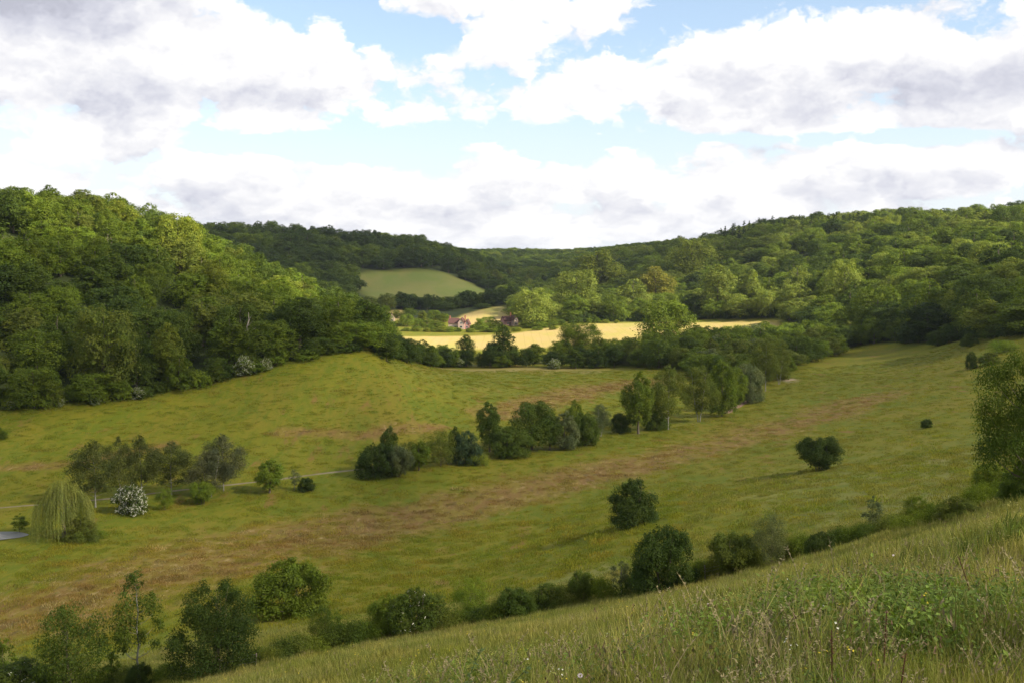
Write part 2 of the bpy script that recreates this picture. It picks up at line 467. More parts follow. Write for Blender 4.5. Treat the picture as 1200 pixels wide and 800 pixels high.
def plant(name, key, loc, h, w, colour, label, cat, group=None, rot=None, parts=True, tint=None, seed=0):
    H, R, cm, tm = PROTO[key]
    rnd = random.Random(int(seed) + int(loc[0] * 7) + int(loc[1] * 13))
    root = bpy.data.objects.new(name, None); COL.objects.link(root)
    root.empty_display_size = .5
    root.location = (loc[0], loc[1], loc[2] - .05)
    root.rotation_euler = (0, 0, rnd.uniform(0, 6.283) if rot is None else rot)
    root.scale = (w / (2 * R), w / (2 * R), h / H)
    tag(root, label, cat, group)
    cr = bpy.data.objects.new('crown' if cat != 'bush' else 'foliage', cm); COL.objects.link(cr); cr.parent = root
    c = tint if tint is not None else GREEN[colour]
    k = rnd.uniform(.9, 1.1)
    cr['tcol'] = [c[0] * k, c[1] * k, c[2] * k]
    tr = bpy.data.objects.new('trunk' if cat != 'bush' else 'stems', tm); COL.objects.link(tr); tr.parent = root
    return root

def scatter(name, pts, scl, rotz, idx, tcol, coll, tilt=None, label=None, cat=None):
    """one object whose points carry many plants (geometry nodes)"""
    m = len(pts); rot = np.zeros((m, 3)); rot[:, 2] = rotz
    if tilt is not None: rot[:, :2] = tilt
    me = bpy.data.meshes.new(name); me.vertices.add(m)
    me.vertices.foreach_set('co', np.asarray(pts, np.float32).ravel())
    for an, typ, data in (('scl', 'FLOAT_VECTOR', scl), ('rot', 'FLOAT_VECTOR', rot), ('idx', 'INT', idx), ('tcol', 'FLOAT_VECTOR', tcol)):
        at = me.attributes.new(an, typ, 'POINT')
        at.data.foreach_set('value' if typ == 'INT' else 'vector', np.asarray(data, np.int32 if typ == 'INT' else np.float32).ravel())
    o = link(name, me)
    g = bpy.data.node_groups.new(name, 'GeometryNodeTree')
    g.interface.new_socket('Geometry', in_out='INPUT', socket_type='NodeSocketGeometry')
    g.interface.new_socket('Geometry', in_out='OUTPUT', socket_type='NodeSocketGeometry')
    nd = g.nodes; gi = nd.new('NodeGroupInput'); go = nd.new('NodeGroupOutput')
    ci = nd.new('GeometryNodeCollectionInfo'); ci.inputs['Collection'].default_value = coll
    ci.inputs['Separate Children'].default_value = True; ci.inputs['Reset Children'].default_value = True
    ip = nd.new('GeometryNodeInstanceOnPoints'); ip.inputs['Pick Instance'].default_value = True
    def na(nm, typ):
        q = nd.new('GeometryNodeInputNamedAttribute'); q.data_type = typ; q.inputs['Name'].default_value = nm
        return q.outputs['Attribute']
    L = g.links
    L.new(gi.outputs[0], ip.inputs['Points']); L.new(ci.outputs[0], ip.inputs['Instance'])
    L.new(na('idx', 'INT'), ip.inputs['Instance Index'])
    e2r = nd.new('FunctionNodeEulerToRotation'); L.new(na('rot', 'FLOAT_VECTOR'), e2r.inputs[0])
    L.new(e2r.outputs[0], ip.inputs['Rotation']); L.new(na('scl', 'FLOAT_VECTOR'), ip.inputs['Scale'])
    L.new(ip.outputs[0], go.inputs[0])
    md = o.modifiers.new('scatter', 'NODES'); md.node_group = g
    tag(o, label, cat, kind='stuff')
    return o

# ------------------------------------------------------------------ ground
GOLD = poly_px([(440,398),(462,394),(500,394),(600,391),(640,385),(690,379.5),(760,378),(912,376),(916,384),(820,391),(700,402),(640,407),(540,409),(440,408)])
GOLD2 = poly_px([(528,380),(540,369),(570,361),(603,357),(612,372),(592,380)])
GOLD3 = poly_px([(425,380),(436,366),(474,362),(476,376)])
BROWN = [np.array([hit(*p)[:2] for p in L]) for L in (
    [(-80,745),(60,712),(200,668),(330,636),(450,612),(560,588),(680,560),(800,532),(900,505),(970,485),(1010,468)],
    [(590,485),(640,468),(700,455),(760,447)],
    [(330,506),(420,512),(520,500)], [(200,520),(60,545),(-60,552)])]
BW = [14, 10, 3.0, 2.4]
EDGE_HEDGE = np.array([hit(*p)[:2] for p in [(-120,830),(100,812),(250,788),(370,765),(480,745),(600,722),(700,702),(780,690),(870,668),(950,650),(1010,636),(1070,622),(1130,604),(1160,590),(1200,570)]])
FARHILL = poly_px([(398,324),(430,319),(470,317),(520,320),(550,331),(592,350),(560,358),(500,359),(450,356),(425,345)])
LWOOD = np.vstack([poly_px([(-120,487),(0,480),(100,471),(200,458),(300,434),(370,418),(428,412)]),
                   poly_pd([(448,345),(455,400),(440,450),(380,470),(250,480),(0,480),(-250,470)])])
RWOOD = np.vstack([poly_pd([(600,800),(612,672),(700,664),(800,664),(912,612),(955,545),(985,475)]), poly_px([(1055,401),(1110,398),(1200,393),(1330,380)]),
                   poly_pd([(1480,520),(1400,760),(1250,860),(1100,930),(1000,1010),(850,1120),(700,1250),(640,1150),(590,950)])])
CLEAR = (at_d(0, 300, 332)[0], 332.0, 9)
PINKPATCH = hit(925, 445); SCRAPE = hit(690, 436)

def build_ground():
    az = np.concatenate([np.arange(-180, -32, 4.0), np.arange(-32, 32.01, .13), np.arange(36, 180, 4.0)]) * math.pi / 180
    rr = np.concatenate([[.4, .9, 1.5, 2.2], np.geomspace(3, 1900, 520), np.geomspace(2000, 9000, 22)])
    na, nr = len(az), len(rr)
    AZ, RR = np.meshgrid(az, rr)
    x = (np.sin(AZ) * RR).ravel(); y = (np.cos(AZ) * RR).ravel()
    z = gz(x, y)
    V = np.stack([x, y, z], 1); V = np.vstack([V, [[0, 0, gz(0, 0)[0]]]])
    i = np.arange(nr - 1)[:, None] * na; j = np.arange(na)[None, :]; j2 = (j + 1) % na
    Fq = np.stack([(i + j), (i + j2), (i + na + j2), (i + na + j)], -1).reshape(-1, 4)
    c = len(V) - 1
    cap = np.array([[c, b, (b + 1) % na, c] for b in range(na)])
    m_b = np.zeros(len(V))
    X, Y = V[:, 0], V[:, 1]; D = np.hypot(X, Y)
    for L, w in zip(BROWN, BW):
        d = dist_line(L, X, Y); m_b = np.maximum(m_b, np.exp(-(d / w) ** 2))
    m_b[D > 520] = 0
    m_g = sm(-3, 3, sdist(GOLD, X, Y))
    m_g = np.maximum(m_g, sm(-3, 3, sdist(GOLD2, X, Y))); m_g = np.maximum(m_g, sm(-3, 3, sdist(GOLD3, X, Y)))
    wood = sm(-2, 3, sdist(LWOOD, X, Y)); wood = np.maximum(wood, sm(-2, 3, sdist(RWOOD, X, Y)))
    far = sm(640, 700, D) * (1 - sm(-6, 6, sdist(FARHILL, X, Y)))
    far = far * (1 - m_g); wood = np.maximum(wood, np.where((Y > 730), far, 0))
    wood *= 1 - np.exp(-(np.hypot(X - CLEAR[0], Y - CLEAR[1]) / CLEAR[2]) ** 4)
    # the slope below the photographer: paler, taller grass, up to a little past the hedge
    dh = dist_line(EDGE_HEDGE, X, Y)
    below = inside(np.vstack([EDGE_HEDGE, [[400, 100], [400, -200], [-400, -200], [-200, 60]]]), X, Y)
    right = sm(.10, .30, X / (Y + 1)) * sm(60, 100, D) * (1 - sm(150, 230, D))
    pale = np.where(below, 1.0, np.maximum(np.exp(-(dh / 22) ** 2), right * .55))
    pale[Y < 0] = 1
    bare = np.exp(-((np.hypot(X - PINKPATCH[0], (Y - PINKPATCH[1]) / 2.2)) / 2.0) ** 2)
    q = np.hypot((X - SCRAPE[0]) / 6.5, (Y - SCRAPE[1]) / 5); bare = np.maximum(bare, np.exp(-(q - .2) ** 2 * 6) * .35)
    strawy = np.exp(-((np.hypot((X - at_d(570,300,398)[0]) / 60, (Y - 398) / 14))) ** 2)
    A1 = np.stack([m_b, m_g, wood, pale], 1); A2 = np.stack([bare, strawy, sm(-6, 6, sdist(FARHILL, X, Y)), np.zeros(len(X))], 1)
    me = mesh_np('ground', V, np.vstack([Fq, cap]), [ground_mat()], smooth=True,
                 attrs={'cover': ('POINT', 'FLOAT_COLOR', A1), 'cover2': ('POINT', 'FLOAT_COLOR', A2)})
    tag(link('ground', me), kind='structure')

def ground_mat():
    m, N = new_mat('meadow')
    pos = N.new('ShaderNodeNewGeometry').outputs['Position']
    c1 = N.new('ShaderNodeAttribute', attribute_name='cover'); s1 = N.new('ShaderNodeSeparateColor'); N.l.new(c1.outputs['Color'], s1.inputs[0])
    c2 = N.new('ShaderNodeAttribute', attribute_name='cover2'); s2 = N.new('ShaderNodeSeparateColor'); N.l.new(c2.outputs['Color'], s2.inputs[0])
    brown, gold, wood, pale = s1.outputs[0], s1.outputs[1], s1.outputs[2], c1.outputs['Alpha']
    bare, straw, fhill = s2.outputs
    # meadow mosaics run along the valley
    mp = N.new('ShaderNodeMapping', inp={'Vector': pos}); mp.inputs['Rotation'].default_value = (0, 0, math.radians(52)); mp.inputs['Scale'].default_value = (1, .45, .1)
    mp2 = N.new('ShaderNodeMapping', inp={'Vector': pos}); mp2.inputs['Rotation'].default_value = (0, 0, math.radians(40)); mp2.inputs['Scale'].default_value = (1, .3, .1)
    n_big = N.noise(mp.outputs[0], .03, 4, .55, .4); n_mid = N.noise(mp.outputs[0], .14, 5, .62, .5)
    n_str = N.noise(mp2.outputs[0], .42, 4, .62, .3); n_fine = N.noise(pos, 1.9, 4, .7); n_fin2 = N.noise(pos, 9.0, 3, .7)
    n_m2 = N.noise(mp2.outputs[0], .9, 4, .65, .4)
    green = N.mix(N.ss(N.math('ADD', N.math('MULTIPLY', n_mid, .55), N.math('MULTIPLY', n_m2, .45)), .37, .63), (.084, .103, .007), (.134, .123, .009))
    green = N.mix(N.ss(N.math('ADD', N.math('MULTIPLY', n_big, .6), N.math('MULTIPLY', n_m2, .4)), .48, .62, 0, .6), green, (.150, .118, .014))
    green = N.mix(N.ss(N.noise(mp2.outputs[0], .22, 5, .7), .57, .70, 0, .7), green, (.165, .088, .030))
    br = N.mix(N.ss(n_str, .38, .60), (.148, .086, .026), (.150, .112, .018))
    br = N.mix(N.ss(n_m2, .55, .72, 0, .6), br, (.28, .20, .09))
    br = N.mix(N.ss(n_m2, .46, .34, 0, .7), br, (.085, .060, .022))
    br = N.mix(N.ss(n_fine, .58, .74, 0, .5), br, (.28, .20, .10))
    bm = N.math('ADD', N.math('ADD', brown, N.math('MULTIPLY', N.math('SUBTRACT', n_mid, .5), 1.5)), N.math('MULTIPLY', N.math('SUBTRACT', n_str, .5), 1.5))
    col = N.mix(N.ss(bm, .22, .85), green, br)
    pl = N.mix(N.ss(n_str, .35, .65), (.085, .105, .020), (.160, .160, .046))
    pl = N.mix(N.ss(N.noise(mp.outputs[0], .25, 4, .6), .55, .72, 0, .6), pl, (.215, .180, .085))
    pm = N.math('MULTIPLY_ADD', N.math('SUBTRACT', n_mid, .5), .8, pale)
    col = N.mix(N.ss(pm, .2, .9), col, pl)
    st = N.mix(n_str, (.26, .20, .08), (.17, .14, .03))
    col = N.mix(N.ss(straw, .25, .9, 0, .75), col, st)
    fh = N.mix(N.ss(n_big, .35, .65), (.100, .122, .024), (.135, .130, .034))
    col = N.mix(fhill, col, fh)
    gd = N.mix(N.ss(N.noise(mp2.outputs[0], .09, 4, .6), .35, .65), (.34, .245, .092), (.31, .245, .070))
    wv = N.new('ShaderNodeTexWave', bands_direction='X', inp={'Vector': pos, 'Scale': .075, 'Distortion': .6, 'Detail': 1.0})
    gd = N.mix(N.ss(wv.outputs['Fac'], .92, .99, 0, .25), gd, (.20, .17, .05))
    gd = N.mix(N.ss(N.noise(mp2.outputs[0], .035, 3, .6), .5, .66, 0, .55), gd, (.24, .235, .050))
    col = N.mix(gold, col, gd)
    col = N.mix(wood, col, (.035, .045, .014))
    col = N.mix(bare, col, (.36, .26, .18))
    sp = N.mix(N.math('MULTIPLY_ADD', n_fine, .8, N.math('MULTIPLY', n_fin2, .5)), (.72, .72, .72), (1.36, 1.36, 1.36))
    col = N.mix(1.0, col, sp, 'MULTIPLY')
    h = N.math('ADD', N.math('MULTIPLY', n_fine, .5), N.math('ADD', N.math('MULTIPLY', n_fin2, .16), N.math('MULTIPLY', n_str, .5)))
    bp = N.new('ShaderNodeBump', inp={'Strength': .5, 'Distance': .35, 'Height': h})
    bs = N.new('ShaderNodeBsdfPrincipled', inp={'Base Color': col, 'Roughness': .9, 'Specular IOR Level': .08, 'Normal': bp.outputs[0]})
    o = N.new('ShaderNodeOutputMaterial'); N.l.new(bs.outputs[0], o.inputs[0])
    return m
build_ground()

def ribbon(name, px, width, mat, raise_=.05, kind='structure', step=2.0):
    pts = [hit(*p)[:2] for p in px]; out = []
    for a, b in zip(pts[:-1], pts[1:]):
        k = max(2, int(np.hypot(*(b - a)) / step))
        out += [a + (b - a) * t / k for t in range(k)]
    out.append(pts[-1]); out = np.array(out)
    for _ in range(6): out[1:-1] = (out[:-2] + out[1:-1] * 2 + out[2:]) / 4
    t = np.gradient(out, axis=0); t /= np.linalg.norm(t, axis=1, keepdims=True)
    nrm = np.stack([-t[:, 1], t[:, 0]], 1)
    w = width * (1 + .18 * np.sin(np.arange(len(out)) * 1.3))[:, None] / 2
    cols = [out + nrm * w * s for s in (-1, -.33, .33, 1)]
    V = np.vstack(cols); z = gz(V[:, 0], V[:, 1]) + raise_; m = len(out)
    z[:m] -= .1; z[3 * m:] -= .1
    V = np.column_stack([V, z]); Fq = []
    for c in range(3):
        for i in range(m - 1): Fq.append([c * m + i, c * m + i + 1, (c + 1) * m + i + 1, (c + 1) * m + i])
    return tag(link(name, mesh_np(name, V, Fq, [mat], smooth=True)), kind=kind)
M_PATH = simple_mat('trodden_path', (.20, .165, .10), .95, .3, .6, .05)
ribbon('path', [(-60,600),(0,594.5),(60,590),(120,585),(200,574),(260,568.5),(330,561),(400,552),(440,548)], 1.25, M_PATH)
ribbon('path', [(850,484),(868,474),(884,466),(890,459),(878,452)], 2.3, simple_mat('earth_path', (.24, .15, .10), .95, .3, .6, .05), .07)

def pond():
    P0 = poly_px([(-90,640),(-90,626),(0,623.5),(22,623),(36,626),(24,629.5),(0,633),(-30,640)])
    c = P0.mean(0); out = []
    for i in range(len(P0)):
        a, b = P0[i], P0[(i + 1) % len(P0)]
        for t in range(6): out.append(a + (b - a) * t / 6)
    out = np.array(out)
    for _ in range(3): out = (np.roll(out, 1, 0) + out * 2 + np.roll(out, -1, 0)) / 4
    z = gz(out[:, 0], out[:, 1]).max() + .03
    m = len(out)
    V = np.vstack([np.column_stack([out, np.full(m, z)]), [[c[0], c[1], z]]])
    Fq = [[m, i, (i + 1) % m] for i in range(m)]
    M, N = new_mat('pond_water')
    pos = N.new('ShaderNodeNewGeometry').outputs['Position']
    bp = N.new('ShaderNodeBump', inp={'Strength': .25, 'Distance': .05, 'Height': N.noise(pos, 3, 3)})
    bs = N.new('ShaderNodeBsdfPrincipled', inp={'Base Color': (.26, .25, .24, 1), 'Roughness': .06, 'IOR': 1.33, 'Specular IOR Level': 1.0, 'Normal': bp.outputs[0]})
    o = N.new('ShaderNodeOutputMaterial'); N.l.new(bs.outputs[0], o.inputs[0])
    tag(link('pond', mesh_np('pond', V, np.array(Fq), [M])), kind='structure')
    # low bank of mud round it
    w = [(0, 0.04), (.5, .12), (1.1, .05)]
pond()

# ------------------------------------------------------------------ sky, sun, clouds
SUN = Vector((.76, -.36, .60)).normalized()
EL = math.asin(SUN.z); AZ = math.atan2(SUN.x, SUN.y)
def world():
    w = bpy.data.worlds.new('World'); scn.world = w; w.use_nodes = True; w.node_tree.nodes.clear(); N = NT(w.node_tree)
    sky = N.new('ShaderNodeTexSky', sky_type='NISHITA', sun_disc=False, sun_elevation=EL, sun_rotation=AZ, altitude=150, air_density=1.0, dust_density=1.2, ozone_density=1.0)
    g = N.new('ShaderNodeTexCoord').outputs['Generated']
    s = N.new('ShaderNodeSeparateXYZ', inp={0: g})
    # direction as azimuth / elevation in "photo pixels": u right, v up
    az = N.math('ARCTAN2', s.outputs[0], s.outputs[1]); el = N.math('ARCSINE', s.outputs[2])
    u = N.math('MULTIPLY', az, 12.87); v = N.math('MULTIPLY', el, 12.87)         # 1 unit = 100 px
    def vor(p, sc):
        nd = N.new('ShaderNodeTexVoronoi', voronoi_dimensions='2D', feature='SMOOTH_F1'); N.l.new(p, nd.inputs['Vector']); nd.inputs['Scale'].default_value = sc; nd.inputs['Smoothness'].default_value = .35
        nd.inputs['Detail'].default_value = 2.0; nd.inputs['Roughness'].default_value = .5; nd.inputs['Lacunarity'].default_value = 2.4
        return nd.outputs['Distance']
    def dens(du, dv, fine=True):
        """cloud amount in the direction (u+du, v+dv): the big masses, broken into billows"""
        uu = N.math('ADD', u, du); vv = N.math('ADD', v, dv)
        vs = N.math('MULTIPLY', N.math('POWER', N.math('MAXIMUM', vv, .02), .80), 1.55)
        p = N.new('ShaderNodeCombineXYZ', inp={0: N.math('MULTIPLY', uu, .70), 1: vs, 2: 3.7}).outputs[0]
        nw = N.new('ShaderNodeTexNoise', noise_dimensions='2D'); N.l.new(p, nw.inputs['Vector']); nw.inputs['Scale'].default_value = 3.0; nw.inputs['Detail'].default_value = 4; nw.inputs['Roughness'].default_value = .62
        wp = N.vmath('ADD', p, N.vmath('MULTIPLY', N.vmath('SUBTRACT', nw.outputs['Color'], (.5, .5, .5)), (.42, .34, 0)))
        a = N.noise(wp, .75, 1, .5, dim='2D'); bl = N.math('SUBTRACT', .62, vor(wp, 1.7)); c = N.noise(wp, 5.5, 3, .62, dim='2D')
        d = N.math('ADD', N.math('MULTIPLY', a, .62), N.math('ADD', N.math('MULTIPLY', bl, .42), N.math('MULTIPLY', c, .16)))
        def total(lst):
            t = None
            for cx, cy, rx, ry, w in lst:
                q = N.vmath('MULTIPLY', N.vmath('SUBTRACT', q0, ((cx - 600) / 100, (300 - cy) / 100, 0)), (100 / rx, 100 / ry, 0))
                x = N.math('MULTIPLY', N.math('POWER', 2.718, N.math('MULTIPLY', N.vmath('DOT_PRODUCT', q, q, 'Value'), -1.0)), w)
                t = x if t is None else N.math('ADD', t, x)
            return t
        q0 = N.new('ShaderNodeCombineXYZ', inp={0: uu, 1: vv, 2: 0.0}).outputs[0]
        m = total(BLOBS)
        return N.math('ADD', d, m), d, N.math('ADD', a, N.math('ADD', m, N.math('MULTIPLY', bl, .18)))
    d, d0, _ = dens(0, 0); dU, d1, mU = dens(.10, .24)
    alpha = N.ss(d, .27, .43)
    # towards the light (up and to the right) thick cloud lies above: grey base; nothing above: bright top
    above = N.ss(mU, .50, 1.10)
    relief = N.math('MULTIPLY', N.math('SUBTRACT', d0, d1), .46)
    lum = N.math('ADD', N.math('SUBTRACT', .97, N.math('MULTIPLY', above, .21)), relief)
    q0 = N.new('ShaderNodeCombineXYZ', inp={0: u, 1: v, 2: 0.0}).outputs[0]
    for cx, cy, rx, ry, w in GREYS:
        q = N.vmath('MULTIPLY', N.vmath('SUBTRACT', q0, ((cx - 600) / 100, (300 - cy) / 100, 0)), (100 / rx, 100 / ry, 0))
        lum = N.math('SUBTRACT', lum, N.math('MULTIPLY', N.math('POWER', 2.718, N.math('MULTIPLY', N.vmath('DOT_PRODUCT', q, q, 'Value'), -1.0)), w))
    lum = N.math('MINIMUM', N.math('MAXIMUM', lum, .50), 1.15)
    ccol = N.mix(N.ss(lum, .50, .98), (.95, .97, 1.12), (1.0, .99, .99))
    sc = N.new('ShaderNodeVectorMath', operation='SCALE'); N.l.new(ccol, sc.inputs[0]); N.l.new(N.math('MULTIPLY', lum, CLOUD_L), sc.inputs['Scale'])
    sk = N.new('ShaderNodeVectorMath', operation='SCALE'); N.l.new(sky.outputs[0], sk.inputs[0]); sk.inputs['Scale'].default_value = SKY_S
    veil = N.mix(N.ss(v, 0, 2.6, .75, .15), sk.outputs[0], (.40, .43, .48))
    fin = N.mix(alpha, veil, sc.outputs[0])
    low = N.ss(v, -.6, -.1)
    fin = N.mix(low, (.03, .035, .025), fin)
    bg = N.new('ShaderNodeBackground', inp={'Color': fin, 'Strength': 1.0})
    o = N.new('ShaderNodeOutputWorld'); N.l.new(bg.outputs[0], o.inputs[0])
SKY_S = .092
CLOUD_L = .50
BLOBS = [(505,52,75,26,-.40),(560,96,45,15,-.34),(365,175,120,15,-.60),(520,160,80,10,-.34),(835,20,50,22,-.50),(805,168,240,7,-.32),(1055,173,85,11,-.55),(8,98,12,13,-.5),(1175,234,45,11,-.35),(460,186,60,7,-.25),(440,45,30,14,-.2),
         (660,28,100,28,.26),(300,90,230,50,.30),(60,50,200,75,.30),(1050,80,210,85,.34),(715,112,140,32,.30),(680,218,270,28,.26),(1000,212,190,24,.26),(180,235,290,30,.24),(130,145,130,40,.2),(640,268,620,18,.22),(800,10,12,12,.1)]
GREYS = [(60,26,170,38,.34),(165,128,130,18,.10),(1120,118,140,44,.24),(640,216,75,14,.16),(400,90,80,14,.07),(900,100,90,16,.08),(330,252,300,18,.08),(900,262,220,14,.10)]
world()
scn.world.cycles.sampling_method = 'MANUAL'; scn.world.cycles.sample_map_resolution = 512
sl = bpy.data.lights.new('sun', 'SUN'); sl.energy = 5.0; sl.angle = math.radians(.55); sl.color = (1, .93, .80)
so = bpy.data.objects.new('sun', sl); COL.objects.link(so)
so.rotation_euler = (-SUN).to_track_quat('-Z', 'Y').to_euler()

def cloud(name, shade_pts, base, thick, label, opac):
    """a cumulus overhead whose shadow covers the given ground outline"""
    H = base
    pl = np.array([[p[0] + SUN.x / SUN.z * (H + 40 + thick * .35), p[1] + SUN.y / SUN.z * (H + 40 + thick * .35)] for p in shade_pts])
    c = pl.mean(0)
    rings, segs = 26, 96
    rng = np.random.default_rng(5)
    V = []; Fq = []
    from mathutils import noise as mn
    ang = np.arange(segs) / segs * 2 * math.pi
    # outline radius by ray casting from the centre
    rad = []
    for a in ang:
        dx, dy = math.cos(a), math.sin(a); best = 1
        for i in range(len(pl)):
            p, q = pl[i] - c, pl[(i + 1) % len(pl)] - c
            e = q - p; den = dx * e[1] - dy * e[0]
            if abs(den) < 1e-9: continue
            t = (p[0] * e[1] - p[1] * e[0]) / den; u = (p[0] * dy - p[1] * dx) / den
            if t > 0 and 0 <= u <= 1: best = max(best, t)
        rad.append(best)
    rad = np.array(rad); rad = (np.roll(rad, 1) + rad * 2 + np.roll(rad, -1)) / 4
    for i in range(rings + 1):
        ph = math.pi * i / rings
        for j in range(segs):
            r = math.sin(ph) ** .6 * rad[j]
            z = math.cos(ph); z = thick * z if z > 0 else thick * .18 * z
            x, y = c[0] + math.cos(ang[j]) * r, c[1] + math.sin(ang[j]) * r
            nz = mn.fractal(Vector((x, y, z)) / 70, .9, 2.1, 5)
            k = 1 + nz * .09
            V.append((c[0] + (x - c[0]) * k, c[1] + (y - c[1]) * k, H + z * (1 + nz * .5)))
    for i in range(rings):
        for j in range(segs):
            Fq.append([i * segs + j, i * segs + (j + 1) % segs, (i + 1) * segs + (j + 1) % segs, (i + 1) * segs + j])
    M, N = new_mat(name + '_vapour')
    df = N.new('ShaderNodeBsdfDiffuse', inp={'Color': (.9, .9, .92, 1)}); tl = N.new('ShaderNodeBsdfTranslucent', inp={'Color': (.8, .82, .88, 1)})
    m1 = N.new('ShaderNodeMixShader', inp={0: .5}); N.l.new(df.outputs[0], m1.inputs[1]); N.l.new(tl.outputs[0], m1.inputs[2])
    tp = N.new('ShaderNodeBsdfTransparent'); m2 = N.new('ShaderNodeMixShader')
    pos = N.new('ShaderNodeNewGeometry').outputs['Position']
    N.l.new(N.ss(N.noise(pos, .006, 4, .6), .25, .6, opac[0], opac[1]), m2.inputs[0])
    N.l.new(tp.outputs[0], m2.inputs[1]); N.l.new(m1.outputs[0], m2.inputs[2])
    o = N.new('ShaderNodeOutputMaterial'); N.l.new(m2.outputs[0], o.inputs[0])
    ob = link(name, mesh_np(name, V, Fq, [M], smooth=True))
    tag(ob, label, 'cloud', kind='stuff')
# the near valley and the lower part of both woods lie in cloud shadow; the far left ridge in another
S1 = [(-420,-200),(420,-200),(420,330),(330,385),(215,440),(150,455),(60,470),(-20,440),(-60,350),(-120,338),(-200,345),(-420,330)]
S2 = [(-600,640),(-170,650),(-60,770),(20,835),(100,900),(160,1250),(-100,1350),(-600,1200)]
if not NOCLOUD:
    cloud('cloud', S1, 900, 90, 'broad white cumulus overhead, its shadow on the near meadows', (.30, .47))
    cloud('cloud', S2, 900, 80, 'smaller white cumulus drifting beyond, its shadow on the far ridge', (.30, .48))

# ------------------------------------------------------------------ camera
cam = bpy.data.cameras.new('camera'); co = bpy.data.objects.new('camera', cam); COL.objects.link(co)
cam.sensor_width = 36; cam.lens = 36 * F / 1200; cam.clip_end = 20000; cam.clip_start = .1
co.location = (0, 0, 0); co.rotation_euler = (math.pi / 2 - PITCH, 0, 0)
scn.camera = co
scn.render.engine = 'CYCLES'
cy_ = scn.cycles
cy_.max_bounces = 5; cy_.diffuse_bounces = 3; cy_.glossy_bounces = 2; cy_.transmission_bounces = 3; cy_.transparent_max_bounces = 8
cy_.caustics_reflective = False; cy_.caustics_refractive = False; cy_.sample_clamp_indirect = 4
cy_.use_denoising = True
vs = scn.view_settings; vs.view_transform = 'Standard'; vs.look = 'None'; vs.gamma = 1; vs.exposure = EXPO

def haze():
    m, N = new_mat('haze')
    v = N.new('ShaderNodeVolumePrincipled', inp={'Color': (.80, .87, 1.0, 1), 'Density': HAZE, 'Anisotropy': .3})
    o = N.new('ShaderNodeOutputMaterial'); N.l.new(v.outputs[0], o.inputs['Volume'])
    me = bpy.data.objects['ground'].data; zz = np.empty(len(me.vertices) * 3, np.float32); me.vertices.foreach_get('co', zz); z = zz[2::3]
    b = MB(); b.box(-9300, 9300, -9300, 9300, float(z.min()) - 1.0, max(float(z.max()) + 22, 60)); tag(b.build('haze', [m]), 'faint bluish summer haze filling the valley', 'haze', kind='stuff')
    scn.cycles.volume_bounces = 0
if HAZE: haze()
